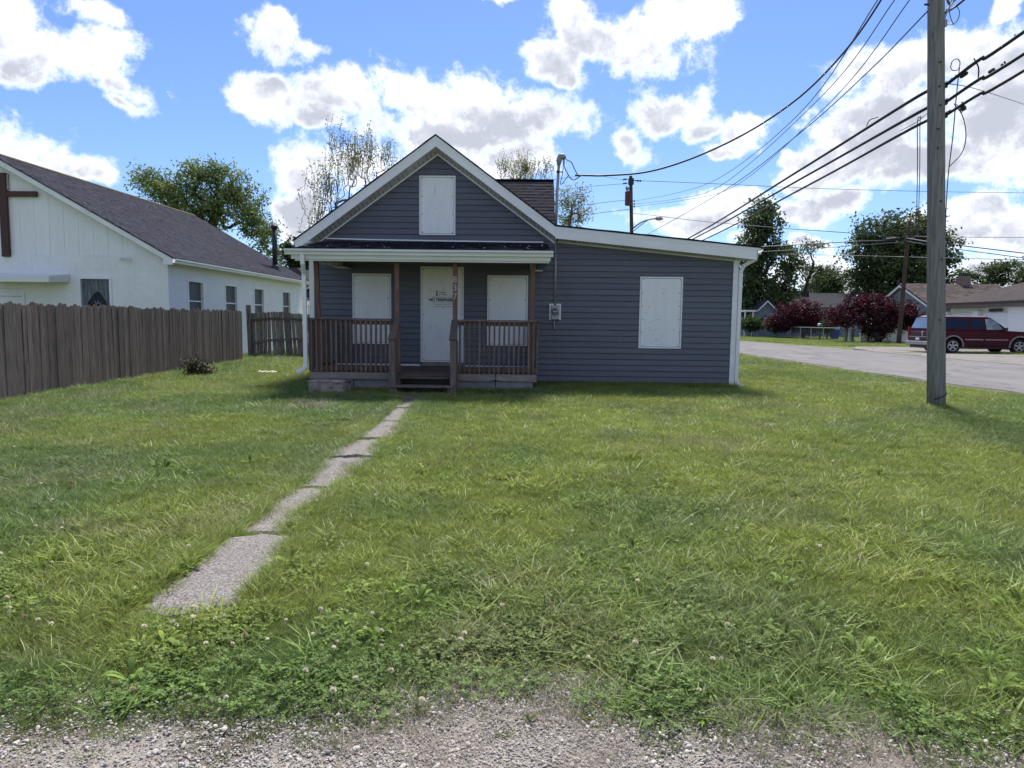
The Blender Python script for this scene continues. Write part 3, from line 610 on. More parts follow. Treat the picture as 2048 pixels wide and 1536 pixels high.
# steps with newels and sloping handrails
MB().box(-2.66, -1.44, 13.36, PY - 0.02, 0.452, 0.487).obj('step_tread', 'wood_deck', house, bevel=0.004)
MB().box(-2.66, -1.44, 13.34, 13.365, 0.405, 0.448).obj('step_riser', 'wood_deck', house)
MB().box(-2.72, -1.40, 13.03, 13.31, 0.262, 0.298).obj('step_tread', 'wood_grey', house, bevel=0.004)
for x in (-2.50, -1.50): MB().prism([(13.06, 0.06), (13.70, 0.06), (13.70, 0.44), (13.40, 0.40), (13.36, 0.255), (13.06, 0.255)], 0, x - 0.02, x + 0.02).obj('stringer', 'wood_grey', house)
MB().box(-2.48, -1.52, 13.68, 13.70, 0.06, 0.45).obj('step_gap_shade', 'black', house)  # black sheet standing in for the shade in the open riser gap
for x, xt in ((-2.565, -2.585), (-1.415, -1.455)):
    nw = MB().bar((x, 13.10, 0.10), (x - 0.005, 13.10, 1.165), 0.115, 0.095, (0, 1, 0)).obj('newel_post', 'wood_grey', house, bevel=0.006)
    MB().bar((x + 0.065, 13.15, 0.12), (x + 0.062, 13.15, 1.15), 0.036, 0.11, (0, 1, 0)).obj('newel_face', 'wood_grey', nw)
    MB().bar((x - 0.005, 13.03, 1.165), (xt + 0.01, PY - 0.05, 1.525), 0.140, 0.036).obj('handrail', 'wood_grey', house, bevel=0.004)
    MB().bar((x, 13.10, 0.42), (xt, PY, 0.62), 0.036, 0.085).obj('lower_rail', 'wood_red', house)
# downspouts
def downspout(pts, mat='trim'):
    mb = MB()
    for a, b in zip(pts[:-1], pts[1:]): mb.bar(a, b, 0.075, 0.055, (0, 1, 0))
    for p in pts[1:-1]: mb.lathe([(0.030, -0.035), (0.044, -0.02), (0.044, 0.02), (0.030, 0.035)], p, 2, 8)
    return mb.obj('downspout', mat, house, sm=False)
downspout([(-4.33, 13.36, 2.78), (-4.33, 13.38, 2.58), (-4.385, 13.62, 2.38), (-4.375, 13.62, 0.60), (-4.395, 13.60, 0.56), (-4.53, 13.50, 0.485)])
MB().bar((-4.375, 13.655, 1.92), (-4.33, 13.655, 1.92), 0.11, 0.02).obj('downspout_strap', 'trim', house)
downspout([(4.86, 15.36, 3.0), (4.84, 15.38, 2.91), (4.62, 15.44, 2.78), (4.575, 15.47, 2.66), (4.565, 15.46, 0.27), (4.60, 15.44, 0.21), (4.72, 15.42, 0.165)])
# service mast, meter
mast = MB().tube([(0.535, 15.40, 3.30), (0.56, 15.36, 4.3), (0.585, 15.34, 4.93)], 0.031, 10).obj('service_mast', 'galv', house, sm=True)
MB().tube([(0.580, 15.345, 4.86), (0.59, 15.34, 4.97), (0.615, 15.33, 5.035), (0.665, 15.31, 5.035), (0.70, 15.29, 4.99)], [0.040, 0.062, 0.068, 0.064, 0.045], 10).obj('weatherhead', 'lamp', mast, sm=True)
MB().box(0.535, 0.60, 15.28, 15.40, 4.70, 4.735).tube([(0.60, 15.33, 4.715), (0.68, 15.32, 4.715)], 0.014, 6).obj('mast_clamp', 'black', mast)
MB().tube([(0.555, YW - 0.035, 1.90), (0.552, YW - 0.035, 3.32)], 0.024, 10).obj('conduit', 'galv', house, sm=True)
mtr = MB().box(0.475, 0.650, YW - 0.135, YW - 0.02, 1.575, 1.880).obj('electric_meter', 'meter', house, bevel=0.008)
MB().box(0.435, 0.468, YW - 0.06, YW - 0.02, 1.56, 1.915).box(0.655, 0.690, YW - 0.06, YW - 0.02, 1.56, 1.915).box(0.468, 0.53, YW - 0.06, YW - 0.02, 1.885, 1.915).box(0.585, 0.655, YW - 0.06, YW - 0.02, 1.885, 1.915).obj('meter_trim', 'trim', mtr)
MB().lathe([(0.082, 0), (0.082, -0.05), (0.070, -0.085), (0.050, -0.10)], (0.562, YW - 0.136, 1.75), 1, 20).obj('meter_glass', 'galv', mtr, sm=False)
MB().box(0.530, 0.594, YW - 0.248, YW - 0.237, 1.765, 1.795).box(0.50, 0.625, YW - 0.245, YW - 0.237, 1.715, 1.728).obj('meter_dial', 'black', mtr)
MB().tube([(0.545, YW - 0.07, 1.575), (0.545, YW - 0.06, 1.46), (0.555, YW - 0.05, 1.38), (0.585, YW - 0.035, 1.325)], 0.014, 8).obj('ground_conduit', 'galv', mtr, sm=True)

# ---------------------------------------------------------------- the notice on the boarded door
sign = thing('sign', (-1.90, YW - 0.038, 1.985), 'white no trespassing notice screwed to the boarded front door', 'sign')
MB().box(-2.205, -1.595, YW - 0.0405, YW - 0.0335, 1.775, 2.215).obj('board', 'paper', sign)
ys_ = YW - 0.0435
mb = MB(); text_faces(mb, 'NO TRESPASSING', 0.080, (-1.90, ys_, 1.972), 0.0035, 0, 1.0); mb.obj('lettering', 'ink', sign)
mb = MB(); mb.box(-2.052, -2.028, ys_ - 0.001, ys_, 2.065, 2.165).box(-2.066, -2.014, ys_ - 0.001, ys_, 2.155, 2.167).box(-2.066, -2.014, ys_ - 0.001, ys_, 2.058, 2.070).obj('logo', 'ink', sign)
mb = MB()
def scribble(x0, x1, z, h):
    x = x0
    while x < x1:
        w = rnd.uniform(0.25, 0.75) * h; mb.box(x, min(x + w, x1), ys_ - 0.001, ys_, z - h / 2 * rnd.uniform(0.5, 1), z + h / 2 * rnd.uniform(0.6, 1)); x += w + h * (0.18 if rnd.random() < 0.8 else 0.7)
scribble(-1.985, -1.845, 2.135, 0.028); scribble(-2.005, -1.82, 2.085, 0.022); scribble(-2.14, -1.66, 2.030, 0.013); scribble(-2.17, -1.63, 1.925, 0.013); scribble(-2.10, -1.70, 1.877, 0.013); scribble(-2.13, -1.67, 1.830, 0.013)
mb.obj('small_print', 'ink', sign, kind='stuff')
mb = MB()
for x, zz in ((-2.185, 2.19), (-1.90, 2.20), (-1.90, 1.80), (-1.615, 2.19)): mb.lathe([(0.010, 0), (0.008, -0.006)], (x, YW - 0.0405, zz), 1, 8)
mb.obj('screws', 'screw', sign, kind='stuff')

# ---------------------------------------------------------------- concrete block beside the porch
b = gnd(655, 787)
sb = thing('step_block', (-3.80, 13.42, 0.1), 'stained old concrete step block lying in front of the porch foundation', 'concrete block')
MB().prism([(-4.20, 13.20), (-3.52, 13.14), (-3.45, 13.50), (-4.17, 13.56)], 2, 0.05, 0.325).obj('block', 'old_block', sb, bevel=0.012)
MB().prism([(-4.215, 13.185), (-3.505, 13.12), (-3.435, 13.51), (-4.175, 13.575)], 2, 0.326, 0.357).obj('cap', 'old_block', sb, bevel=0.006)
# ---------------------------------------------------------------- the white church
CX = -11.0                                             # its long side wall
CY = float(-11.0 * ray(337, 570)[1] / ray(337, 570)[0]); CB = 33.8   # front wall and far end
CEZ = 3.33; CRX, CRZ = -16.3, 6.42                      # eave height, ridge
csl = (CRZ - CEZ) / (CX + 0.25 - CRX)
cz = lambda x: CRZ - csl * abs(x - CRX)
church = thing('church', (-13.5, 26, 0.1), 'white painted block church with a grey shingle roof and a brown cross', 'church')
cz0, BH, BL = 0.13, 0.2, 0.4
fw_ = MB().box(-0.1972, 0.1972, -0.002, 0.004, 0.0028, 0.1972); bfm = fw_.mesh('block_face', 'white_block')
sw_ = MB().box(-0.004, 0.002, -0.1972, 0.1972, 0.0028, 0.1972); bsm = sw_.mesh('block_face', 'white_block')
lowb = MB()
# windows of the church: front one and four along the side, by the pixels they are seen at
def side_y(px, py): d = ray(px, py); return float(CX * d[1] / d[0])
SIDEW = [(side_y(a, 590), side_y(b, 590), 2.74) for a, b in ((375, 408), (449, 475), (507, 528), (564, 581))]
fx0, fx1 = at(157, 580, CY)[0], at(224, 580, CY)[0]; fzt = at(190, 553, CY)[2]
dx1 = at(50, 590, CY)[0]; dzt = at(20, 586, CY)[2]
wz = SIDEW[0][2]; wb = MB(); wb.box(CX - 0.19, CX - 0.004, CY + 0.004, CB, 0, wz - 1.4).box(CX - 0.19, CX - 0.004, CY + 0.004, CB, wz, CEZ - 0.02).box(-21.5, CX - 0.19, CB - 0.2, CB, 0, CEZ)
ye = [CY + 0.004] + [v for a, b, t in SIDEW for v in (a, b)] + [CB]
for a, b in zip(ye[0::2], ye[1::2]): wb.box(CX - 0.19, CX - 0.004, a, b, wz - 1.4, wz)
wb.box(-21.5, CX - 0.19, CY + 0.004, CY + 0.2, fzt, CEZ).box(fx1, CX - 0.19, CY + 0.004, CY + 0.2, 0, fzt).box(dx1, fx0, CY + 0.004, CY + 0.2, 0, fzt).box(fx0, fx1, CY + 0.004, CY + 0.2, 0, fzt - 1.25).box(-21.5, dx1 - 1.1, CY + 0.004, CY + 0.2, 0, fzt)
wb.box(dx1 - 1.1, dx1, CY + 0.06, CY + 0.2, 0, fzt)
cw = wb.obj('block_wall', 'white_block', church)
n_up = 0
for r in range(16):
    zb = cz0 + r * BH; sh_ = 0.2 if r % 2 else 0.0
    for k in range(26):
        x = CX - 0.006 - 0.2 - sh_ - k * BL
        if x < -20.5 or (fx0 - 0.22 < x < fx1 + 0.22 and zb > fzt - 1.35 and zb < fzt + 0.02) or (x < dx1 + 0.22 and zb < dzt + 0.02): continue
        if zb > 1.85 and x > -16.6: mesh_obj('block', bfm, cw, (x, CY, zb)); n_up += 1
        else: lowb.box(x - 0.198, x + 0.198, CY, CY + 0.0038, zb + 0.002, zb + 0.198)
    for k in range(32):
        y = CY + 0.2 + sh_ + k * BL
        if y > CB - 0.2 or any(a - 0.24 < y < b + 0.24 and zb > t - 1.5 and zb < t for a, b, t in SIDEW): continue
        if zb > 1.85 and n_up < 290: mesh_obj('block', bsm, cw, (CX, y, zb)); n_up += 1
        else: lowb.box(CX - 0.0038, CX, y - 0.198, y + 0.198, zb + 0.002, zb + 0.198)
lowb.obj('other_blocks', 'white_block', cw, kind='stuff')
# gable of grooved panels
gab = MB().prism([(CX - 0.02, CEZ - 0.02), (CRX, cz(CRX) - 0.16), (-21.5, CEZ - 0.02)], 1, CY + 0.03, CY + 0.1).obj('gable', 'white_panel', church)
pw = float(at(127, 500, CY)[0] - at(98, 500, CY)[0])
x = CX - 0.03
while x > -18.0:
    xa = x - pw + 0.007; t0, t1 = cz(x) - 0.17, cz(xa) - 0.17
    if xa < CRX < x: pl = [(xa, CEZ + 0.03), (x, CEZ + 0.03), (x, t0), (CRX, cz(CRX) - 0.17), (xa, t1)]
    else: pl = [(xa, CEZ + 0.03), (x, CEZ + 0.03), (x, max(t0, CEZ + 0.04)), (xa, t1)]
    MB().prism(pl, 1, CY + 0.018, CY + 0.029).obj('panel', 'white_panel', gab); x -= pw
MB().box(-21.5, CX - 0.01, CY - 0.006, CY + 0.028, CEZ - 0.018, CEZ + 0.026).obj('gable_sill', 'trim', church)
MB().prism([(CX + 0.30, cz(CX + 0.30) - 0.03), (CRX, CRZ - 0.03), (-21.9, cz(-21.9) - 0.03), (-21.9, cz(-21.9) - 0.2), (CRX, CRZ - 0.2), (CX + 0.02, cz(CX + 0.02) - 0.2), (CX + 0.02, cz(CX + 0.30) - 0.22), (CX + 0.30, cz(CX + 0.30) - 0.22)], 1, CY - 0.30, CY - 0.26).obj('bargeboard', 'trim', church)
MB().prism([(CX + 0.30, cz(CX + 0.30) - 0.2), (CX + 0.0, CEZ - 0.05), (CX + 0.0, CEZ + 0.0), (CX + 0.30, cz(CX + 0.3) - 0.10)], 1, CY - 0.25, CB + 0.2).obj('soffit', 'soffit', church)
MB().prism([(CX + 0.32, cz(CX + 0.32)), (CRX, CRZ), (-21.95, cz(-21.95)), (-21.95, cz(-21.95) - 0.035), (CRX, CRZ - 0.035), (CX + 0.32, cz(CX + 0.32) - 0.035)], 1, CY - 0.32, CB + 0.3).obj('roof', 'church_roof', church)
# shingle courses on the slope that is seen
nL = math.hypot(CX + 0.32 - CRX, CRZ - cz(CX + 0.32)); nc = int(nL / 0.145); Vv, Ff = [], []
for k in range(nc):
    xb = CX + 0.32 - k * 0.145 * math.cos(math.atan(csl)); xt = xb - 0.15 * math.cos(math.atan(csl)); y = CY - 0.32 - rnd.uniform(0, 0.3)
    while y < CB + 0.3:
        w = rnd.uniform(0.14, 0.34); y2 = min(y + w, CB + 0.3); ya = max(y, CY - 0.32); t = rnd.choice((0.010, 0.018, 0.024)); q = len(Vv)
        Vv += [(xb, ya, cz(xb) + t), (xb, y2, cz(xb) + t), (xt, y2, cz(xt) + 0.003), (xt, ya, cz(xt) + 0.003), (xb, ya, cz(xb)), (xb, y2, cz(xb))]
        Ff += [(q, q + 1, q + 2, q + 3), (q + 4, q + 5, q + 1, q)]; y = y2
o = mesh_obj('shingle_courses', np_mesh('shingle_courses', np.array(Vv) - ROOT['church'], Ff, 'church_roof'), church); o['kind'] = 'stuff'
MB().prism([(CRX - 0.13, CRZ - 0.055), (CRX, CRZ + 0.03), (CRX + 0.13, CRZ - 0.045), (CRX, CRZ + 0.0)], 1, CY - 0.32, CB + 0.3).obj('ridge_cap', pmat('mossy_ridge', (0.10, 0.09, 0.05), (0.14, 0.11, 0.06), 6.0, 0.95), church)
kgutter(1, CY - 0.32, CB + 0.25, CX + 0.31, cz(CX + 0.31) - 0.17, 1, h=0.13, w=0.12).obj('gutter', 'gutter', church)
MB().bar((CX + 0.35, CB + 0.1, 3.05), (CX + 0.05, CB + 0.05, 2.8), 0.08, 0.06).obj('downspout', 'trim', church)
# cross, louvre, floodlight
ca = at(1.5, 345, CY - 0.12); cb = at(12, 513, CY - 0.12); ch = at(3, 387, CY - 0.12); chr_ = at(71, 387, CY - 0.12)
crs = thing('cross', (ch[0], CY - 0.06, ch[2]), 'tall brown wooden cross mounted on the white church gable', 'cross')
MB().box(ch[0] - 0.115, ch[0] + 0.115, CY - 0.10, CY - 0.005, cb[2], ca[2]).obj('upright', 'brown', crs, bevel=0.008)
MB().box(ch[0] - (chr_[0] - ch[0]), ch[0] - 0.117, CY - 0.10, CY - 0.03, ch[2] - 0.08, ch[2] + 0.08).box(ch[0] + 0.117, chr_[0], CY - 0.10, CY - 0.03, ch[2] - 0.08, ch[2] + 0.08).obj('crossbar', 'brown', crs, bevel=0.006)
l0, l1 = at(-12, 380, CY), at(17, 348, CY)
lv = MB().box(l0[0], l1[0], CY - 0.012, CY + 0.0, l0[2], l1[2]).obj('louvre', 'soffit_dark', church)
k = 0; zz = l0[2] + 0.02
while zz < l1[2] - 0.02: MB().bar((l0[0], CY - 0.03, zz), (l1[0], CY - 0.03, zz), 0.035, 0.026).obj('louvre_slat', 'trim', lv); zz += 0.052
fl = at(250, 517, CY - 0.1)
fd = thing('floodlight', (fl[0], CY - 0.02, fl[2]), 'small white twin floodlight at the foot of the church gable', 'floodlight')
MB().lathe([(0.055, 0), (0.055, -0.03)], (fl[0], CY - 0.004, fl[2]), 1, 12).obj('mount', 'trim', fd)
for s in (-1, 1):
    h = MB().tube([(fl[0] + s * 0.03, CY - 0.04, fl[2]), (fl[0] + s * 0.09, CY - 0.12, fl[2] - 0.01), (fl[0] + s * 0.12, CY - 0.19, fl[2] - 0.03)], [0.02, 0.045, 0.06], 10).obj('lamp', 'trim', fd)
# windows
def window(a, b, fixed, z0, z1, side, name='window'):
    """double-hung window in a wall: outer frame, sash bar, panes; side True when the wall runs along y"""
    fr, gl_, mt = MB(), MB(), MB(); w = 0.075
    def bx(mb, u0, u1, d0, d1, v0, v1):
        if side: mb.box(fixed - d1, fixed - d0, u0, u1, v0, v1)
        else: mb.box(u0, u1, fixed + d0, fixed + d1, v0, v1)
    for u0, u1, v0, v1 in ((a, a + w, z0, z1), (b - w, b, z0, z1), (a + w, b - w, z1 - w, z1), (a + w, b - w, z0, z0 + w)): bx(fr, u0, u1, -0.02, 0.11, v0, v1)
    zm = (z0 + z1) / 2; bx(mt, a + w, b - w, 0.035, 0.07, zm - 0.02, zm + 0.02)
    bx(gl_, a + w, b - w, 0.075, 0.085, z0 + w, z1 - w)
    o = fr.obj(name, 'trim', church); gl_.obj('pane', 'screen' if side else 'dark_glass', o)
    if side: mt.obj('sash_bar', 'trim', o)
    return o
for a, b, t in SIDEW: window(a, b, CX + 0.0, t - 1.4, t, True)
fwn = window(fx0, fx1, CY, fzt - 1.25, fzt, False)
cxw, czw = (fx0 + fx1) / 2 + 0.05, fzt - 0.75
M['curtain'] = pmat('sheer_curtain', (0.20, 0.215, 0.235), (0.09, 0.10, 0.115), 4.0, 0.8, 0.2, 30, (6, 1, 0.7))
cu = MB(); za, zb_ = fzt - 0.08, fzt - 1.17; xm = cxw
for s in (-1, 1):
    xs_ = fx0 + 0.09 if s < 0 else fx1 - 0.09; w_ = abs(xs_ - xm) 
    n = 9; top = [xs_ + (xm - xs_) * t / n for t in range(n + 1)]
    for t in range(n):
        u0, u1 = top[t], top[t + 1]; h = lambda u: max(0.05, 0.98 - 0.85 * (1 - abs(u - xm) / w_) ** 0.7 if False else 0.36 + 0.62 * (abs(u - xm) / w_) ** 1.4 * 1.0)
        y0 = CY + 0.048 + 0.008 * (t % 2)
        cu.add([(u0, y0, za), (u1, y0, za), (u1, y0, za - h(u1)), (u0, y0, za - h(u0))], [(0, 1, 2, 3)])
cu.obj('curtain', 'curtain', fwn)
mb = MB()                                              # leaded star in the window
for q in range(8):
    a = q * math.pi / 4; r1, r2 = 0.05, 0.17
    mb.tube([(cxw + 0.1 * 0 + r1 * math.cos(a - 0.4), CY + 0.044, czw - 0.12 + r1 * math.sin(a - 0.4)), (cxw + r2 * math.cos(a), CY + 0.044, czw - 0.12 + r2 * math.sin(a)), (cxw + r1 * math.cos(a + 0.4), CY + 0.044, czw - 0.12 + r1 * math.sin(a + 0.4))], 0.005, 4)
mb.obj('leaded_star', 'soffit', fwn, kind='stuff')
# canopy and door
k0, k1 = at(-60, 560, CY - 0.9), at(99, 551, CY - 0.9)
MB().prism([(CY - 0.95, at(50, 564, CY - 0.95)[2]), (CY - 0.95, at(50, 551, CY - 0.95)[2]), (CY - 0.012, at(50, 551, CY - 0.95)[2] + 0.10), (CY - 0.012, at(50, 564, CY - 0.95)[2] + 0.05)], 0, k0[0], k1[0]).obj('canopy', 'gutter', church, bevel=0.01)
dr = MB().box(dx1 - 1.0, dx1 - 0.09, CY + 0.02, CY + 0.06, 0.15, dzt - 0.10).obj('door', 'white_panel', church)
MB().box(dx1 - 0.085, dx1, CY - 0.03, CY + 0.05, 0.15, dzt).box(dx1 - 1.1, dx1 - 0.085, CY - 0.03, CY + 0.05, dzt - 0.09, dzt).obj('door_frame', 'trim', dr)
mb = MB()
for x0, x1 in ((dx1 - 0.9, dx1 - 0.6), (dx1 - 0.5, dx1 - 0.2)): mb.box(x0, x1, CY + 0.008, CY + 0.018, dzt - 0.36, dzt - 0.22); mb.box(x0, x1, CY + 0.008, CY + 0.018, dzt - 1.1, dzt - 0.45)
mb.obj('door_panel', 'trim', dr, bevel=0.004)
# stove pipe near the back of the roof
sp = at(549, 528, 31.5)
for _ in range(1):
    fy = 31.5; sx_ = float(at(550, 520, fy)[0]); szb = cz(sx_); szt = float(at(550, 456, fy)[2])
stv = MB().tube([(sx_, fy, szb - 0.1), (sx_, fy, szt)], 0.11, 12).obj('flue', 'black', church, sm=True)
MB().lathe([(0.13, -0.02), (0.155, 0.0), (0.155, 0.10), (0.10, 0.13)], (sx_, fy, szt), 2, 12).lathe([(0.26, -0.12), (0.17, 0.10), (0.12, 0.16)], (sx_, fy, szb + 0.02), 2, 12).obj('flue_cap', 'black', stv)
# low building beyond the church
ann = thing('church_hall', (-12.4, 39, 0.1), 'low white building with a dark hipped roof behind the church', 'building')
MB().box(-16, -11.8, 37.2, 45, 0, 3.05).obj('wall', 'white_panel', ann)
MB().prism([(-16.5, 3.05), (-11.4, 3.05), (-11.4, 3.25), (-12.2, 4.15), (-15.6, 4.15), (-16.5, 3.25)], 1, 36.8, 45.5).obj('roof', 'church_roof', ann)
MB().box(-16.6, -10.6, 36.70, 36.78, 2.20, 2.42).obj('fascia', 'trim', ann)
MB().prism([(36.4, 2.45), (37.15, 3.0), (37.15, 3.04), (36.4, 2.50)], 0, -16.5, -10.6).obj('porch_roof', 'church_roof', ann)
MB().box(-11.75, -10.7, 37.3, 37.4, 0, 2.25).obj('porch_wall', 'white_panel', ann)

# ---------------------------------------------------------------- fences
pf = thing('picket_fence', (-9.7, 16, 0.1), 'long dark weathered stockade fence of dog-eared pickets along the lawn', 'fence')
fq = gnd(0, 808)[:2]; fb = gnd(483, 724)[:2]; fa = fq + (fq - fb) * 0.28; fd_ = (fb - fa); fl_ = np.linalg.norm(fd_); fd_ /= fl_; fn = np.array([fd_[1], -fd_[0]])
def picket_mesh(w, h, g):
    c = w * 0.28; t = 0.017
    pl = [(-w / 2, 0), (w / 2, 0), (w / 2, h - c * 0.9), (w / 2 - c, h), (-w / 2 + c, h), (-w / 2, h - c * 0.9)]
    return MB().prism(pl, 1, -t / 2, t / 2).mesh('picket', 'fence')
pms = [picket_mesh(w, h, 0) for w in (0.116, 0.119, 0.121) for h in (1.60, 1.625, 1.64, 1.66)]
s = 0.0; ang = math.atan2(fd_[1], fd_[0])
while s < fl_:
    me = rnd.choice(pms); w = 0.116; p = fa + fd_ * (s + w / 2) + fn * rnd.uniform(-0.004, 0.004)
    o = mesh_obj('picket', me, pf, (p[0], p[1], float(gz(p[0], p[1])) - 0.02 + rnd.uniform(-0.008, 0.008)))
    o.rotation_euler = (rnd.gauss(0, 0.002), rnd.gauss(0, 0.0035), ang + rnd.gauss(0, 0.010)); s += rnd.uniform(0.110, 0.117)
for zz in (0.3, 0.85, 1.35):
    MB().bar((fa[0] - fn[0] * 0.04, fa[1] - fn[1] * 0.04, 0.1 + zz), (fb[0] - fn[0] * 0.04, fb[1] - fn[1] * 0.04, 0.12 + zz), 0.04, 0.085).obj('rail', 'fence', pf)
for t in np.linspace(0.01, 0.995, 7):
    p = fa + fd_ * fl_ * t - fn * 0.11; MB().box(p[0] - 0.045, p[0] + 0.045, p[1] - 0.045, p[1] + 0.045, 0, 1.6).obj('fence_post', 'fence', pf)
# the leaning panel seen from its back
FY = 24.9
lp = thing('leaning_fence', (-8.6, FY, 0.12), 'sagging pale fence panel seen from behind between the church and the porch', 'fence')
pa, pb = at(497, 724, FY - 0.1), at(499, 724, FY - 0.1); ptop = at(494, 610, FY - 0.1)
MB().bar((pa[0] + 0.09, FY - 0.1, 0.0), (ptop[0] + 0.05, FY - 0.1, ptop[2]), 0.14, 0.12, (0, 1, 0)).obj('fence_post', 'fence_pale', lp)
top_ = lambda px: np.interp(px, [500, 548, 560, 620], [626, 623, 624, 629]); r1_ = lambda px: np.interp(px, [500, 545, 552, 620], [641, 637, 637, 640]); r2_ = lambda px: np.interp(px, [500, 540, 620], [687, 680, 677]); bot_ = lambda px: np.interp(px, [500, 530, 620], [727, 723, 709])
px = 502.0; k = 0
while px < 660:
    w = rnd.uniform(6.2, 8.6); ln = rnd.uniform(0, 3) + (5 if px > 540 else 0) ; a, b, c_, d_ = at(px + 0.3, top_(min(px, 620)) + rnd.uniform(-1.5, 1.5), FY), at(px + w, top_(min(px + w, 620)) + rnd.uniform(-1.5, 1.5), FY), at(px + w + ln, bot_(min(px + w, 620)), FY - 0.02), at(px + 0.3 + ln, bot_(min(px, 620)), FY - 0.02)
    y = FY + rnd.uniform(-0.008, 0.008)
    MB().prism([(a[0], a[2]), (b[0], b[2]), (c_[0], c_[2]), (d_[0], d_[2])], 1, y, y + 0.018).obj('picket', 'fence_pale', lp); px += w + 0.3
for f_ in (r1_, r2_, lambda px: bot_(px) - 2):
    mb = MB(); q = [at(p, float(f_(min(p, 620))), FY - 0.04) for p in (501, 530, 548, 556, 590, 620, 660)]
    for a, b in zip(q[:-1], q[1:]): mb.bar(a, b, 0.05, 0.075)
    mb.obj('rail', 'fence', lp)

# ---------------------------------------------------------------- utility poles
def pole_mesh(base, top, r0, r1, n=20):
    mb = MB(); pts = [np.array(base) + (np.array(top) - np.array(base)) * t for t in np.linspace(0, 1, 12)]
    return mb.tube(pts, [r0 + (r1 - r0) * t for t in np.linspace(0, 1, 12)], n)
PB = gnd(1872.5, 813); PYD = PB[1]
up1 = thing('utility_pole', PB, 'tall weathered grey utility pole on the lawn beside the road', 'utility pole')
ptp = at(1872, 0, PYD); pd = (ptp - PB) / (ptp[2] - PB[2])
polep = lambda z: PB + pd * (z - PB[2])
pole_mesh(polep(-0.3), polep(11.6), 0.148, 0.112).obj('shaft', 'pole', up1, sm=True)
def on_pole(py):                                        # height on the pole that shows at image row py
    lo, hi = 0.0, 12.0
    for _ in range(40):
        m = (lo + hi) / 2; v = polep(m) - EYE; y = 768 - FPX * (v @ UPV) / (v @ FWD)
        lo, hi = (m, hi) if y > py else (lo, m)
    return polep((lo + hi) / 2)
ZC = [on_pole(172), on_pole(206), on_pole(232)]
mb = MB()
for c in ZC:
    mb.box(c[0] + 0.12, c[0] + 0.17, c[1] - 0.05, c[1] + 0.05, c[2] - 0.035, c[2] + 0.045).box(c[0] + 0.17, c[0] + 0.185, c[1] - 0.02, c[1] + 0.02, c[2] + 0.0, c[2] + 0.075)
mb.obj('cable_clamp', 'black', up1)
c = on_pole(8); mb = MB().tube([c + np.array([0.12, 0, 0.10]), c + np.array([0.30, -0.03, 0.06]), c + np.array([0.18, -0.02, -0.10]), c + np.array([0.13, 0, -0.30])], 0.022, 6)
mb.box(c[0] + 0.11, c[0] + 0.32, c[1] - 0.04, c[1] + 0.0, c[2] + 0.09, c[2] + 0.13); mb.lathe([(0.03, 0), (0.045, 0.03), (0.03, 0.06), (0.045, 0.09), (0.02, 0.12)], (c[0] + 0.15, c[1] - 0.03, c[2] - 0.38), 2, 10)
mb.obj('insulator_bracket', 'galv', up1)
c = on_pole(9); MB().tube([c + np.array([-0.11, 0, 0]), c + np.array([-0.19, 0, 0])], 0.018, 6).obj('bolt', 'black', up1)
mb = MB()
for py in (130, 178, 215, 262, 300, 405, 520, 640):
    c = on_pole(py); mb.lathe([(0.016, -0.15), (0.014, -0.128)], (c[0] + rnd.uniform(-0.05, 0.05), c[1], c[2]), 1, 8)
mb.obj('bolts', 'black', up1, kind='stuff')
mb = MB(); c = polep(0.42)                              # the wire staple round the foot of the pole
mb.tube([(c[0] + 0.152 * math.cos(a), c[1] + 0.152 * math.sin(a), c[2] - 0.16 + 0.06 * (a + 2.2)) for a in np.linspace(-2.2, 0.4, 12)], 0.012, 5).obj('base_wire', 'cable', up1)

Y2 = 54.0
b2 = at(1266, 600, Y2); t2 = at(1261.5, 352, Y2); b2[2] = 0.1
up2 = thing('utility_pole', (b2[0], Y2, 0.1), 'far utility pole with a rusty transformer rising behind the lean-to roof', 'utility pole', None)
pole_mesh((at(1268, 640, Y2)[0], Y2, -0.2), t2, 0.17, 0.125, 12).obj('shaft', 'pole_brown', up2, sm=True)
P2 = lambda px, py, dy=0.0: at(px, py, Y2 + dy)
c = P2(1262, 363); MB().box(c[0] - 0.19, c[0] + 0.19, Y2 - 0.19, Y2 + 0.19, c[2] - 0.22, c[2] + 0.22).obj('pole_band', 'black', up2)
c = P2(1256, 398); tr = MB().lathe([(0.22, -0.53), (0.27, -0.50), (0.27, 0.42), (0.29, 0.43), (0.29, 0.47), (0.20, 0.52)], (c[0], Y2 - 0.3, c[2]), 2, 16).obj('transformer', 'rust', up2)
c = P2(1254.5, 392); MB().lathe([(0.05, 0), (0.03, 0.08), (0.06, 0.12), (0.03, 0.18), (0.06, 0.22), (0.03, 0.45)], (c[0], Y2 - 0.3, c[2] + 0.2), 2, 8).obj('bushing', 'black', tr)
mb = MB()
for a, b in (((1255, 358), (1246, 359.5)), ((1255, 366), (1246, 367.5)), ((1268, 361), (1283, 362))):
    p, q = P2(*a), P2(*b); mb.tube([p + (q - p) * t for t in np.linspace(0, 1, 7)], [0.02, 0.06, 0.03, 0.09, 0.03, 0.09, 0.02], 8)
p = P2(1252.5, 373); q = P2(1253, 381); mb.tube([p, q], 0.05, 6); p = P2(1256, 378); mb.tube([p, P2(1260, 377)], 0.05, 6)
mb.obj('insulator', 'black', up2)
mb = MB()
for py in (402, 408, 413): c = P2(1268.5, py); mb.lathe([(0.05, -0.06), (0.08, 0), (0.05, 0.06)], c, 2, 8)
mb.obj('spool_rack', 'galv', up2)
lamp = thing('street_light', P2(1268, 457), 'cobra-head street light on a curved arm of the far pole', 'street light')
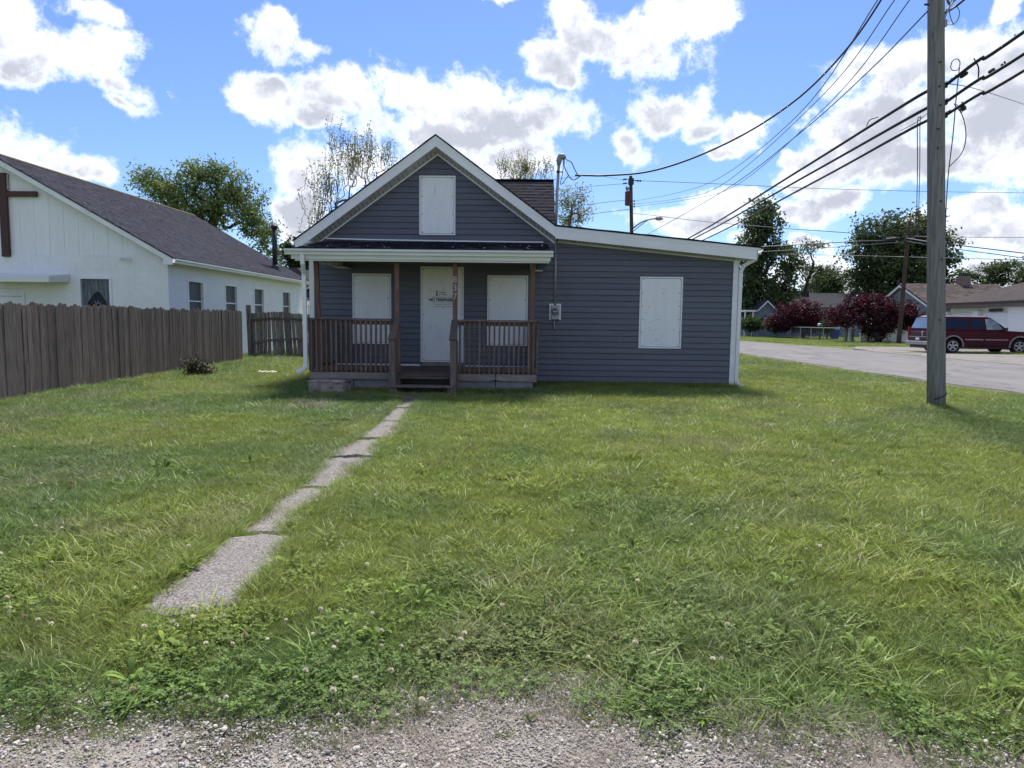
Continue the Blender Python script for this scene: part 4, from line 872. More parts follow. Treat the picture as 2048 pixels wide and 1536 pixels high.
arm = [P2(1267, 456), P2(1273, 451), P2(1282, 445), P2(1292, 440.5), P2(1302, 438), P2(1312, 437.2)]
MB().tube(arm, 0.06, 8).obj('arm', 'lamp', lamp, sm=True)
MB().tube([P2(1267.5, 462), P2(1278, 453), P2(1296, 440)], 0.035, 6).obj('brace', 'lamp', lamp)
h = [P2(1311, 437.2), P2(1314, 437), P2(1320, 437), P2(1326, 437.4)]
MB().tube(h, [0.08, 0.16, 0.16, 0.06], 10).obj('head', 'lamp', lamp, sm=True)
c = P2(1317.5, 434); MB().lathe([(0.05, -0.06), (0.05, 0.06)], c, 2, 8).obj('photocell', 'lamp', lamp)

Y3 = 47.0
b3 = gnd(1797, 689); Y3 = b3[1]; t3 = at(1818.5, 442, Y3)
up3 = thing('utility_pole', b3, 'leaning brown utility pole between the red maple and the parked car', 'utility pole')
pole_mesh(b3 - np.array([0, 0, 0.2]), t3, 0.165, 0.12, 12).obj('shaft', 'pole_brown', up3, sm=True)
a = b3 + (t3 - b3) * 0.83
MB().tube([at(1771, 481, Y3 - 0.3), at(1773, 480, Y3 - 0.3), at(1797, 477.5, Y3 - 0.3), at(1799, 477, Y3 - 0.3)], [0.05, 0.13, 0.13, 0.05], 8).obj('splice_case', 'black', up3)
mb = MB().tube([at(1806, 474, Y3 - .2), at(1823, 474, Y3 - .2)], 0.05, 6).tube([at(1806, 482, Y3 - .2), at(1822, 482, Y3 - .2)], 0.05, 6); mb.obj('clamp', 'black', up3)

# ---------------------------------------------------------------- wires: each one a thing of its own
def wire(pts, r, label, mat='cable', group=None, cat='cable', name='cable', n=6, steps=40, sag=0.0):
    """a cable hung through world points, smoothed by a spline, with sag for two-point spans"""
    P = np.array(pts, float)
    if len(P) == 2:
        t = np.linspace(0, 1, steps)[:, None]; Q = P[0] + (P[1] - P[0]) * t; Q[:, 2] -= (4 * sag * t * (1 - t))[:, 0]
    else:
        Q = []; E = np.vstack([2 * P[0] - P[1], P, 2 * P[-1] - P[-2]])
        for i in range(1, len(E) - 2):
            for t in np.linspace(0, 1, 9)[:-1]:
                a, b, c, d = E[i - 1:i + 3]; Q.append(0.5 * (2 * b + (c - a) * t + (2 * a - 5 * b + 4 * c - d) * t * t + (3 * b - a - 3 * c + d) * t ** 3))
        Q.append(P[-1])
    return MB().tube(Q, r, n).obj(name, mat, None, label, cat, group, org=tuple(Q[0]), sm=True)
G1 = 'telephone trunk cables on the tall pole'
for c, (px0, py0), (px1, py1), nm, r in zip(ZC, ((1378, 476), (1394, 474), (1411, 478)), ((2060, 55), (2060, 100), (2060, 134)), ('topmost', 'middle', 'lowest'), (0.030, 0.028, 0.026)):
    far = at(1240 + (px0 - 1378) * 0.5, 545, Y2 - 1); c0 = c + np.array([-0.16, 0.0, 0.0]); 
    mid = at(px0, py0, 33 + (px0 - 1378) * 0.02)
    wire([c + np.array([0.0, 0.10, 0]), c + np.array([-0.03, 1.2, -0.03]), at(*(np.array([px0, py0]) * 0.55 + np.array([1858, c0[2]]) * 0 + 0.45 * np.array([1860, {'topmost': 181, 'middle': 213, 'lowest': 243}[nm]])), 19.3), mid, far], r, f'{nm} thick trunk cable from the tall pole down behind the lean-to roof', group=G1)
    nr = at(px1, py1, 11.4)
    wire([c + np.array([0.14, 0.0, 0]), c + (nr - c) * 0.5 + np.array([0, 0, -0.01]), nr, nr + (nr - c) * 4 + np.array([0, 0, 0.6])], r, f'{nm} thick trunk cable running from the tall pole out over the alley', group=G1)
# service drop to the weatherhead
wh = np.array([0.70, 15.29, 4.715])
drop = [at(1150, 350.3, 15.25), at(1180, 351, 15.2), at(1210, 351, 15.2), at(1290, 344.5, 15.0), at(1370, 322, 14.8), at(1460, 283, 14.6), at(1540, 237, 14.4), at(1620, 176, 14.2), at(1700, 90, 14.0), at(1762, 0, 13.8), at(1800, -70, 13.7)]
wire(drop, 0.019, 'thick blue-black service drop sagging from the sky to the house weatherhead')
wire([np.array([0.69, 15.29, 5.0]), at(1135, 320.5, 15.2), at(1143, 325, 15.2), at(1150, 340, 15.2), at(1157, 350.5, 15.2), at(1170, 351, 15.2)], 0.010, 'upper looped lead between the weatherhead and the service drop', group='leads at the weatherhead')
wire([np.array([0.69, 15.29, 4.98]), at(1129, 333, 15.2), at(1134, 345, 15.2), at(1141, 356, 15.2), at(1149, 359.5, 15.2), at(1162, 351.5, 15.2)], 0.010, 'lower looped lead hanging under the end of the service drop', group='leads at the weatherhead')
wire([np.array([0.67, 15.29, 4.98]), at(1126, 341, 15.2), at(1121.5, 369, 15.2), at(1137, 351, 15.2)], 0.008, 'thin dangling lead beside the service mast clamp', group='leads at the weatherhead')
G2 = 'thin conductors between the tall pole and the far pole'
for (x0, y0), (x1, y1), (x2, y2), e, nm in (((1758, -4), (1600, 226), (1440, 355), (1270, 402), 'uppermost'), ((1792, -4), (1640, 196), (1440, 372), (1270, 408), 'second'), ((1822, -4), (1660, 205), (1470, 372), (1270, 413), 'third')):
    wire([at(x0 + 60, y0 - 90, 13.2), at(x0, y0, 14.5), at(x1, y1, 20), at(x2, y2, 31), at((x2 + e[0]) / 2 - 4, (y2 + e[1]) / 2 + 8, 42), P2(*e)], 0.0115, f'{nm} of the thin wires that drop from the tall pole to the far transformer', 'wire', G2)
c = on_pole(20)
wire([c + np.array([-0.12, 0, 0]), at(1740, 140, 15.5), at(1600, 266, 19), at(1450, 380, 26), at(1300, 466, 40), at(1250, 492, 50)], 0.013, 'straight dark wire from the pole top bolt down across the sky', 'wire')
wire([c + np.array([0.14, -0.03, -0.06]), at(1910, 14, 13.2), at(1940, -10, 12.6)], 0.02, 'short dark cable rising from the pole bracket out of view')
wire([c + np.array([0.14, -0.03, 0.2]), at(1900, 8, 13.0), at(1916, -6, 12.7)], 0.02, 'second dark cable above the bracket of the tall pole')
wire([at(1885, 43, 13.6), at(1898, 50, 13.4), at(1914, 42, 13.3), at(1919, 24, 13.3), at(1912, 10, 13.3)], 0.007, 'thin loop of wire hanging from the pole bracket')
wire([at(1903, 0, 13.3), at(1899, 20, 13.3), at(1902, 38, 13.3), at(1908, 50, 13.3)], 0.007, 'thin curled wire end beside the pole bracket')
wire([on_pole(160) + np.array([0.1, 0.1, 0]), at(1960, 180, 20), at(2070, 216, 30)], 0.010, 'thin wire crossing to a house beyond the tall pole', 'wire')
G3 = 'long wires crossing the sky behind the tall pole'
long_ = [([(1283, 361.5), (1420, 367), (1640, 377), (1860, 383), (2070, 386)], (Y2, 58, 62, 66, 70), 0.020, 'highest long wire running level from the far pole top'),
         ([(1267, 427), (1300, 430), (1400, 442), (1560, 456), (1700, 466), (1811, 476)], (Y2, 53, 52, 50, 49, Y3), 0.022, 'telephone cable from the street light pole to the leaning brown pole'),
         ([(1440, 498), (1570, 491), (1690, 484), (1771, 481)], (60, 56, 52, Y3), 0.035, 'thick cable into the splice case of the leaning brown pole'),
         ([(1440, 508), (1600, 499), (1700, 492), (1808, 484)], (60, 56, 52, Y3), 0.020, 'thin cable just below the splice cable of the leaning brown pole'),
         ([(1812, 476), (1860, 484), (1920, 491), (2070, 509)], (Y3, 45, 44, 42), 0.034, 'thick cable descending from the leaning brown pole past the tall pole'),
         ([(1812, 482), (1860, 490), (1920, 499), (2070, 519)], (Y3, 45, 44, 42), 0.026, 'second cable descending from the leaning brown pole past the tall pole'),
         ([(1560, 508), (1700, 511), (1812, 514), (1930, 517), (2070, 520)], (60, 54, Y3, 46, 45), 0.02, 'faint lowest wire across the dark round tree'),
         ([(1812, 472), (1900, 474), (2070, 475)], (Y3, 48, 50), 0.018, 'level wire leaving the leaning brown pole behind the tall pole'),
         ([(1100, 360), (1180, 351), (1246, 359.5)], (70, 62, Y2), 0.018, 'upper faint wire from the far pole towards the house mast'),
         ([(1090, 384), (1180, 373), (1246, 367.5)], (70, 62, Y2), 0.018, 'middle faint wire from the far pole towards the house mast'),
         ([(1100, 420), (1200, 406), (1262, 399)], (70, 62, Y2), 0.02, 'lower faint wire from the transformer towards the sparse tree'),
         ([(1120, 436), (1190, 427), (1262, 418)], (70, 62, Y2), 0.022, 'beaded cable from under the transformer to the sparse tree')]
for p, yy, r, lb in long_: wire([at(a, b, y) for (a, b), y in zip(p, yy)], r, lb, 'wire', G3)
G4 = 'slack drop wires hanging by the tall pole'
wire([at(1841, 233, 14.2), at(1835, 246, 14.3), at(1835, 330, 15.5), at(1833, 442, 17.5), at(1832, 470, 19)], 0.009, 'first of two drop wires hanging straight beside the tall pole', 'cable', G4)
wire([at(1843, 233, 14.2), at(1840, 246, 14.3), at(1839.5, 330, 15.5), at(1837, 442, 17.5), at(1836, 470, 19)], 0.009, 'second of two drop wires hanging straight beside the tall pole', 'cable', G4)
wire([at(1919, 134, 13.0), at(1912, 200, 13.0), at(1906, 270, 13.1), at(1897, 345, 13.2), at(1892, 420, 13.3), at(1890, 500, 13.4)], 0.009, 'slack wire trailing down close behind the tall pole', 'cable', G4)
wire([at(1908, 207, 13.0), at(1925, 232, 13.0), at(1932, 270, 13.0), at(1924, 305, 13.05), at(1898, 334, 13.1)], 0.008, 'bowed loose wire under the lowest trunk cable', 'cable', G4)
wire([at(1928, 205, 12.9), at(1924, 225, 12.9), at(1916, 212, 12.9), at(1910, 207, 13.0)], 0.007, 'small v-shaped loose wire under the lowest trunk cable', 'cable', G4)
wire([at(1948, 117, 12.9), at(1957, 136, 12.9), at(1956, 164, 12.9)], 0.012, 'short cut cable end hanging across the middle trunk cable', 'cable', G4)
wire([at(1901, 135, 13.2), at(1905, 122, 13.2), at(1915, 118, 13.2), at(1920, 126, 13.2), at(1916, 139, 13.2), at(1906, 141, 13.2), at(1901, 135, 13.2)], 0.008, 'coil of wire tied to the topmost trunk cable', 'cable', G4)
wire([at(1733, 252, 16.0), at(1740, 240, 15.8), at(1756, 234, 15.6)], 0.010, 'small loop standing on the topmost trunk cable', 'cable', G4)
wire([at(1800, 262, 14.9), at(1835, 243, 14.3), at(1862, 220, 13.95)], 0.007, 'thin strand above the wavy end of the lowest trunk cable', 'cable', G4)
def on_cable(k, px):
    """the point of trunk cable k, on its span out over the alley, that shows at column px"""
    (a, b), c = (((2060, 55)), ((2060, 100)), ((2060, 134)))[k], ZC[k] + np.array([0.14, 0, 0]); n = at(a, b, 11.4); lo, hi = 0.0, 1.0
    for _ in range(30):
        m = (lo + hi) / 2; v = c + (n - c) * m - EYE; x = 1024 + FPX * (v @ RGT) / (v @ FWD); lo, hi = (m, hi) if x < px else (lo, m)
    return c + (n - c) * lo
def hardware(k, items, label):
    mb = MB()
    for px, l, r, dz in items:
        a, b = on_cable(k, px - l / 2), on_cable(k, px + l / 2); z = np.array([0, 0, dz]); mb.tube([a + z, a + (b - a) * 0.15 + z, a + (b - a) * 0.85 + z, b + z], [r * 0.5, r, r, r * 0.5], 8)
    mb.obj('cable_splice', 'black', None, label, 'cable splice', 'splices on the trunk cables', org=tuple(on_cable(k, items[0][0])))
hardware(0, [(1928, 16, 0.034, -0.035), (1904, 5, 0.03, 0.02), (1912, 4, 0.026, 0.03), (1936, 3, 0.02, 0.05), (1944, 4, 0.02, 0.045), (2030, 3, 0.02, 0.035)], 'dark splice closure with wire loops on the topmost trunk cable')
hardware(1, [(1983, 13, 0.034, 0.045), (1962, 4, 0.024, 0.035), (2004, 5, 0.024, 0.035), (2009, 3, 0.024, 0.05), (1940, 3, 0.02, 0.03)], 'dark splice box sitting on the middle trunk cable')
hardware(2, [(1927, 10, 0.045, -0.05), (1925, 4, 0.028, 0.04), (1953, 5, 0.024, 0.03), (1960, 3, 0.02, 0.04), (1900, 6, 0.03, 0.02)], 'dark splice terminal under the lowest trunk cable')
# ---------------------------------------------------------------- trees
def tree(name, label, base, ells, n_tips, leaves, leaf, clump, bark, leafm, r0, fork=0.3, seed=1, group=None, cat='tree', up=0.0, droop=0.0, twig=0.008, multi=0, shell=0.45, shoot=0.0, aspect=0.55, reach=0.9):
    """limbs grown towards points spread through the crown's lumps, leaves in clumps round the twig ends"""
    g = np.random.default_rng(seed); base = np.array(base, float)
    C = np.array([e[0] for e in ells], float); Rr = np.array([e[1] for e in ells], float)
    vol = Rr.prod(1) ** 0.8; pick = g.choice(len(ells), n_tips, p=vol / vol.sum())
    d = g.normal(size=(n_tips, 3)); d /= np.linalg.norm(d, axis=1)[:, None]
    T = C[pick] + d * Rr[pick] * (g.random(n_tips) ** shell)[:, None]
    cen = (C * vol[:, None]).sum(0) / vol.sum()
    zf = base[2] + (T[:, 2].min() - base[2]) * fork if fork < 1 else base[2] + fork
    nodes = [base - np.array([0, 0, 0.15])]; par = [-1]
    def grow(start, end, m, jit):
        i = start; p0 = nodes[start]
        for k in range(1, m + 1):
            t = k / m; p = p0 + (end - p0) * t + g.normal(0, jit, 3) * (t < 1); nodes.append(p); par.append(i); i = len(nodes) - 1
        return i
    if multi:
        for q in range(multi):
            a = 2 * math.pi * q / multi + g.uniform(-0.3, 0.3); dd = np.array([math.cos(a), math.sin(a), 0])
            grow(0, base + dd * np.linalg.norm(cen[:2] - base[:2] + 0.01) * 0.2 + dd * np.array([Rr[:, 0].max() * 0.35] * 2 + [0]) + np.array([0, 0, (zf - base[2])]), 4, 0.04)
    else:
        j = grow(0, np.array([base[0] + (cen[0] - base[0]) * 0.15, base[1], zf]), 4, 0.03)
        grow(j, cen + np.array([0, 0, 0.2 * Rr[:, 2].mean()]), 7, 0.10 * Rr.mean() * 0.4)
    order = np.argsort(np.linalg.norm(T - np.array(nodes[-1]), axis=1))
    tips = []; arr = np.zeros((20000, 3)); arr[:len(nodes)] = nodes; cnt = len(nodes)
    first = 3 if not multi else 2
    for q in order:
        t = T[q]; A = arr[first:cnt]; v = t - A; L = np.linalg.norm(v, axis=1)
        cost = L + np.maximum(0, -v[:, 2]) * 1.2 + np.where(v[:, 2] < 0.25 * L, 0.35 * L, 0)
        i = int(np.argmin(cost)) + first; p0 = arr[i]; L = np.linalg.norm(t - p0)
        m = max(2, min(6, int(L / 0.45))); mid = (p0 + t) / 2 + np.array([0, 0, 0.12 * L * (1 - 2 * up)]) + g.normal(0, 0.05 * L, 3); ii = i
        for k in range(1, m + 1):
            s = k / m; p = (1 - s) ** 2 * p0 + 2 * s * (1 - s) * mid + s * s * t + (g.normal(0, 0.03 * L, 3) if k < m else 0)
            arr[cnt] = p; nodes.append(p); par.append(ii); ii = cnt; cnt += 1
        if shoot:
            v = np.array([g.normal(0, 0.18), g.normal(0, 0.18), 1.0]) * shoot * g.uniform(0.5, 1.3)
            for k in (0.4, 1.0): arr[cnt] = t + v * k + g.normal(0, 0.02, 3); nodes.append(arr[cnt].copy()); par.append(ii); ii = cnt; cnt += 1
        tips.append(ii)
    N_ = len(nodes); P = np.array(nodes); par = np.array(par); load = np.zeros(N_); load[tips] = 1
    for i in range(N_ - 1, 0, -1): load[par[i]] += load[i]
    rad = np.maximum(r0 * (np.maximum(load, 0.5) / load[0]) ** 0.5, twig)
    rad[0] = r0 * 1.25
    E = np.arange(1, N_); a, b = P[par[E]], P[E]; ra, rb = np.minimum(rad[par[E]], rad[E] * 1.6), rad[E]; ns = 6
    tt = b - a; tt /= np.maximum(np.linalg.norm(tt, axis=1), 1e-6)[:, None]
    ref = np.where(np.abs(tt[:, 2:3]) > 0.9, np.array([[1.0, 0, 0]]), np.array([[0, 0, 1.0]])); u = np.cross(tt, ref); u /= np.linalg.norm(u, axis=1)[:, None]; w = np.cross(tt, u)
    an = 2 * math.pi * np.arange(ns) / ns; ring = u[:, None] * np.cos(an)[None, :, None] + w[:, None] * np.sin(an)[None, :, None]
    V = np.concatenate([a[:, None] + ring * ra[:, None, None], (b + tt * rb[:, None] * 0.3)[:, None] + ring * rb[:, None, None]], 1).reshape(-1, 3)
    k = np.arange(len(E))[:, None] * 2 * ns; j = np.arange(ns)[None]; jn = (j + 1) % ns
    Fq = np.stack([k + j, k + jn, k + ns + jn, k + ns + j], -1).reshape(-1, 4)
    o = thing(name, base, label, cat, group)
    mesh_obj('trunk', np_mesh('trunk', V - base, Fq, bark, True), o)
    # leaves
    src = np.concatenate([P[tips], P[par[tips]]] + ([(P[tips] + P[par[tips]]) / 2] if shoot else [])); nL = len(src) * leaves
    wsize = np.repeat(g.uniform(0.6, 1.25, len(src)), leaves) * clump
    c = np.repeat(src, leaves, 0) + g.normal(size=(nL, 3)) * wsize[:, None] * np.array([1, 1, 0.75]) - np.array([0, 0, droop])
    n = g.normal(size=(nL, 3)); n[:, 2] += 0.5; n /= np.linalg.norm(n, axis=1)[:, None]
    u = np.cross(n, g.normal(size=(nL, 3))); u /= np.linalg.norm(u, axis=1)[:, None]; w = np.cross(n, u)
    s = (leaf * g.uniform(0.6, 1.3, nL))[:, None]
    V = np.stack([c - u * s, c + w * s * aspect - n * s * 0.15, c + u * s, c - w * s * aspect - n * s * 0.15], 1).reshape(-1, 3)
    F4 = np.arange(nL * 4).reshape(-1, 4)
    cr = mesh_obj('crown', np_mesh('crown', V - base, F4, leafm), o)
    return o
def ell(y, *px):
    """lumps of a crown: (px, py, half width, half height) as seen, at distance y"""
    r = []
    for q in px:
        x, yy, rx, ry = q[:4]; dy = q[4] if len(q) > 4 else 0; k = (y + dy) / FPX
        r.append((at(x, yy, y + dy), (rx * k, max(rx, ry) * k * 0.9, ry * k)))
    return r
def foot(px, y): p = at(px, 640, y); return (p[0], y, 0.1)
G = 'background trees'
tree('tree', 'large airy spring tree with visible limbs rising behind the church roof', foot(420, 50), ell(50, (395, 352, 58, 42), (310, 370, 52, 32), (285, 350, 26, 24), (470, 385, 58, 42), (500, 430, 52, 50), (410, 420, 70, 45), (345, 400, 50, 34), (530, 470, 36, 46), (550, 520, 30, 30), (440, 345, 40, 26)), 560, 16, 0.105, 0.36, 'bark', 'leaf_spring', 0.32, 0.35, 3, G, shell=0.7)
tree('tree', 'nearly bare tree with upright budding twigs behind the gable roof', foot(705, 31), ell(31, (700, 345, 62, 58), (650, 390, 48, 50), (735, 320, 48, 46), (770, 330, 34, 44), (680, 300, 34, 30), (640, 440, 40, 30), (620, 465, 26, 20)), 280, 4, 0.048, 0.11, 'bark_pale', 'leaf_bud', 0.075, 0.3, 5, G, up=0.4, twig=0.007, shoot=0.75, shell=0.8, multi=5)
tree('tree', 'sparse leafing tree just behind the house service mast', foot(1118, 33), ell(33, (1135, 400, 40, 34), (1165, 400, 26, 30), (1130, 440, 34, 20), (1168, 425, 18, 20), (1150, 440, 30, 16)), 240, 5, 0.048, 0.14, 'bark_pale', 'leaf_bud', 0.07, 0.3, 7, G, twig=0.007, shell=0.6)
tree('tree', 'sparse twiggy tree showing over the rear wing roof', foot(1050, 36), ell(36, (1010, 340, 24, 22), (1050, 345, 34, 28), (1092, 346, 22, 24), (1040, 365, 40, 18)), 210, 3, 0.045, 0.10, 'bark_pale', 'leaf_bud', 0.06, 0.3, 8, G, up=0.4, twig=0.007, shoot=0.5, shell=0.8, multi=4)
tree('tree', 'green leafy tree low between the church and the porch roof', foot(598, 46), ell(46, (600, 530, 22, 22), (588, 500, 14, 24), (615, 520, 16, 16)), 90, 16, 0.14, 0.3, 'bark', 'leaf_mid', 0.15, 0.7, 9, G)
tree('tree', 'tall narrow dark tree standing right behind the lean-to corner', foot(1502, 78), ell(78, (1530, 425, 30, 26), (1520, 455, 40, 32), (1515, 500, 46, 40), (1500, 555, 36, 46), (1565, 505, 30, 24), (1578, 535, 28, 30), (1560, 580, 42, 36), (1515, 605, 46, 34), (1485, 600, 26, 44)), 520, 13, 0.20, 0.46, 'bark', 'leaf_dark', 0.36, 0.5, 11, G, shell=0.6)
tree('tree', 'broad round dark green tree behind the tall pole', foot(1790, 86), ell(86, (1800, 470, 70, 46), (1735, 468, 38, 34), (1860, 475, 46, 50), (1740, 520, 60, 40), (1880, 520, 40, 50), (1800, 530, 90, 55), (1715, 560, 30, 34), (1770, 590, 70, 40), (1860, 575, 50, 40)), 760, 16, 0.22, 0.58, 'bark', 'leaf_dark', 0.5, 0.4, 12, G, shell=0.55)
tree('tree', 'thin leaning half-bare tree beyond the low grey houses', foot(1596, 90), ell(90, (1635, 492, 26, 12), (1610, 500, 24, 20), (1650, 545, 26, 16), (1615, 540, 24, 18), (1625, 575, 20, 14)), 110, 7, 0.15, 0.42, 'bark', 'leaf_dark', 0.20, 0.75, 13, G, twig=0.03)
tree('tree', 'small compact dark tree over the grey house roofs', foot(1655, 95), ell(95, (1655, 562, 26, 20), (1640, 580, 30, 18), (1668, 580, 18, 14)), 130, 20, 0.22, 0.55, 'bark', 'leaf_dark', 0.25, 0.6, 14, G)
tree('tree', 'flat-topped sparse tree above the garage roof', foot(1955, 95), ell(95, (1925, 547, 26, 9), (1950, 553, 22, 9), (1985, 538, 30, 11), (2015, 535, 24, 10), (2000, 560, 34, 12), (1970, 575, 26, 12)), 200, 10, 0.17, 0.42, 'bark', 'leaf_dark', 0.24, 0.6, 15, G, twig=0.035)
tree('tree', 'spreading sparse tree at the edge of the view behind the garage', foot(2060, 92), ell(92, (2050, 540, 26, 14), (2075, 525, 30, 16), (2060, 565, 40, 14)), 120, 10, 0.17, 0.42, 'bark', 'leaf_dark', 0.22, 0.6, 16, G, twig=0.035)
GM = 'red maples behind the chain-link fence'
m1, m2 = gnd(1607, 678), gnd(1748, 686)
tree('maple_tree', 'small round red-leaved maple, the one further along the chain-link fence', m1, ell(m1[1], (1600, 622, 44, 26), (1575, 640, 40, 24), (1630, 638, 40, 26), (1600, 650, 48, 20), (1555, 650, 20, 14)), 330, 22, 0.095, 0.22, 'bark', 'leaf_red', 0.16, 0.75, 17, GM)
tree('maple_tree', 'wide red-leaved maple with several stems beside the leaning brown pole', m2, ell(m2[1], (1735, 608, 52, 22), (1690, 632, 38, 24), (1740, 640, 46, 26), (1790, 625, 42, 26), (1825, 628, 28, 22), (1815, 645, 36, 22), (1672, 640, 22, 14), (1755, 662, 30, 12)), 420, 20, 0.085, 0.19, 'bark', 'leaf_red', 0.24, 0.6, 18, GM, multi=5)
# the wooded skyline a few streets away, seen only as one low band
g = np.random.default_rng(40); n = 16000; x = g.uniform(-150, 190, n); y = 150 + g.normal(0, 5, n); hgt = 3.2 + 2.2 * vnoise(x, 0 * x, 9.0, 44) + 1.2 * vnoise(x, 0 * x, 3.0, 45)
c = np.stack([x, y, hgt * g.random(n) ** 0.7], 1); u = g.normal(size=(n, 3)); u /= np.linalg.norm(u, axis=1)[:, None]; w = np.cross(u, g.normal(size=(n, 3))); w /= np.linalg.norm(w, axis=1)[:, None]
o = mesh_obj('far_woods', np_mesh('far_woods', np.stack([c - u * 0.7, c + w * 0.5, c + u * 0.7, c - w * 0.5], 1).reshape(-1, 3), np.arange(4 * n).reshape(-1, 4), 'leaf_mid')); o['kind'] = 'stuff'; o['label'] = 'low band of far-off trees on the skyline'
def bush(label, px, py, rx, ry, y, mat, seed, name='bush', n=120, lv=18, leaf=0.1, cl=0.2, bark='bark', group=None):
    b = at(px, py + ry, y); b[2] = 0.1
    return tree(name, label, b, ell(y, (px, py, rx, ry)), n, lv, leaf, cl, bark, mat, 0.04, 0.4, seed, group, 'bush', twig=0.01)
bush('green bush in front of the grey cottage at the far fence corner', 1505, 648, 24, 14, 70, 'leaf_bush', 21, group='bushes by the grey cottage')
bush('low green bush beside the smaller red maple', 1556, 650, 28, 13, 68, 'leaf_bush', 22, group='bushes by the grey cottage')
bush('light green shrub next to the blue bin', 1655, 652, 12, 14, 60, 'leaf_bush', 23, n=60, leaf=0.07)
wb = gnd(393, 752)
tree('bush', 'dry reddish weed clump at the foot of the stockade fence', wb, ell(float(wb[1]), (393, 738, 24, 10), (385, 729, 9, 7), (412, 743, 15, 7)), 100, 7, 0.030, 0.11, 'bark', 'leaf_dead', 0.02, 0.2, 24, None, 'weeds', twig=0.004)

# ---------------------------------------------------------------- houses across the street
M['cottage'] = pmat('grey_clapboard', (0.19, 0.215, 0.25), (0.15, 0.175, 0.21), 3.0, 0.6, 0.3, 12, (0.3, 1, 14))
M['grey_roof'] = pmat('grey_shingle', (0.05, 0.05, 0.058), (0.034, 0.035, 0.041), 4.0, 0.95, 0.4, 20)
M['brown_roof'] = pmat('brown_shingle', (0.105, 0.083, 0.076), (0.055, 0.046, 0.045), 1.6, 0.95, 0.4, 20, (1, 2.2, 1), lo=0.42, hi=0.58)
M['garage_roof'] = pmat('taupe_shingle', (0.072, 0.060, 0.060), (0.055, 0.046, 0.047), 2.5, 0.95, 0.4, 20)
M['brick'] = pmat('chimney_brick', (0.18, 0.12, 0.10), (0.26, 0.20, 0.18), 8.0, 0.9)
Yc = 74.0
cx = lambda px, py=640, y=Yc: float(at(px, py, y)[0]); czp = lambda py, px=1530, y=Yc: float(at(px, py, y)[2])
cot = thing('cottage', (cx(1535), Yc, 0.1), 'small grey clapboard cottage with white gable trim beyond the chain-link fence', 'house')
xl, xm, xr, zr_, ze = cx(1517), cx(1532), cx(1548), czp(602), czp(618)
MB().prism([(xl, 0), (xr, 0), (xr, ze), (xm, zr_ - 0.08), (xl, ze)], 1, Yc, Yc + 7).box(xr + 0.01, cx(1600), Yc + 1.5, Yc + 7, 0, ze - 0.1).obj('wall', 'cottage', cot)
MB().prism([(xl - 0.25, ze - 0.15), (xm, zr_ + 0.05), (xr + 0.25, ze - 0.15), (xr + 0.25, ze - 0.30), (xm, zr_ - 0.12), (xl - 0.25, ze - 0.30)], 1, Yc - 0.35, Yc - 0.28).obj('bargeboard', 'trim', cot)
MB().prism([(xl - 0.3, ze - 0.15), (xm, zr_ + 0.10), (xr + 0.3, ze - 0.15), (xr + 0.3, ze - 0.2), (xm, zr_ + 0.04), (xl - 0.3, ze - 0.2)], 1, Yc - 0.27, Yc + 7.2).prism([(Yc + 1.0, ze - 0.15), (Yc + 4.2, zr_), (Yc + 7.4, ze - 0.15)], 0, xm + 0.1, cx(1600)).obj('roof', 'grey_roof', cot)
MB().box(cx(1488), xl - 0.3, Yc - 0.2, Yc + 3, ze - 0.30, ze - 0.12).obj('carport_roof', 'trim', cot)
for x in (cx(1489), cx(1505)): MB().box(x, x + 0.12, Yc, Yc + 0.12, 0, ze - 0.3).obj('carport_post', 'trim', cot)
Yh = 80.0; hx = lambda px: float(at(px, 640, Yh)[0]); hz = lambda py, px=1640: float(at(px, py, Yh)[2])
gh = thing('bungalow', (hx(1650), Yh, 0.1), 'dark roofed grey bungalow half hidden behind the red maples', 'house')
MB().box(hx(1585), hx(1730), Yh, Yh + 9, 0, hz(614)).obj('wall', 'cottage', gh)
MB().prism([(Yh - 0.4, hz(615)), (Yh + 4.5, hz(587) + 0.25), (Yh + 9.4, hz(615))], 0, hx(1575), hx(1740)).obj('roof', 'grey_roof', gh)
MB().box(hx(1612), hx(1640), Yh + 3.5, Yh + 5.5, hz(590), hz(585) + 0.35).obj('roof_vent', 'grey_roof', gh)
for a, b in ((1632, 1640), (1655, 1662), (1690, 1700)):
    w = MB().box(hx(a) - 0.08, hx(b) + 0.08, Yh - 0.05, Yh - 0.002, hz(650), hz(628)).obj('window', 'trim', gh); MB().box(hx(a), hx(b), Yh - 0.07, Yh - 0.052, hz(649), hz(630)).obj('pane', 'glass', w)
# brown-roofed house
bh = thing('brown_roofed_house', (36, 60, 0.1), 'house with a mottled brown roof and brick chimney behind the parked car', 'house')
gx0, gx1, yr, hrz, hez = 32.0, 39.9, 62.0, 5.12, 3.05
MB().prism([(57.2, 0), (66.8, 0), (66.8, hez), (yr, hrz - 0.15), (57.2, hez)], 0, gx0 + 0.3, gx1).obj('wall', 'cottage', bh)
MB().prism([(56.9, hez - 0.05), (yr, hrz), (67.1, hez - 0.05), (67.1, hez - 0.17), (yr, hrz - 0.12), (56.9, hez - 0.17)], 0, gx0, gx1 + 0.4).obj('roof', 'brown_roof', bh)
MB().prism([(56.9, hez - 0.18), (yr, hrz - 0.13), (67.1, hez - 0.18), (67.1, hez - 0.36), (yr, hrz - 0.33), (56.9, hez - 0.36)], 0, gx0 + 0.02, gx0 + 0.08).obj('bargeboard', 'trim', bh)
c0 = at(1916, 570, yr); c1 = at(1937, 553, yr)
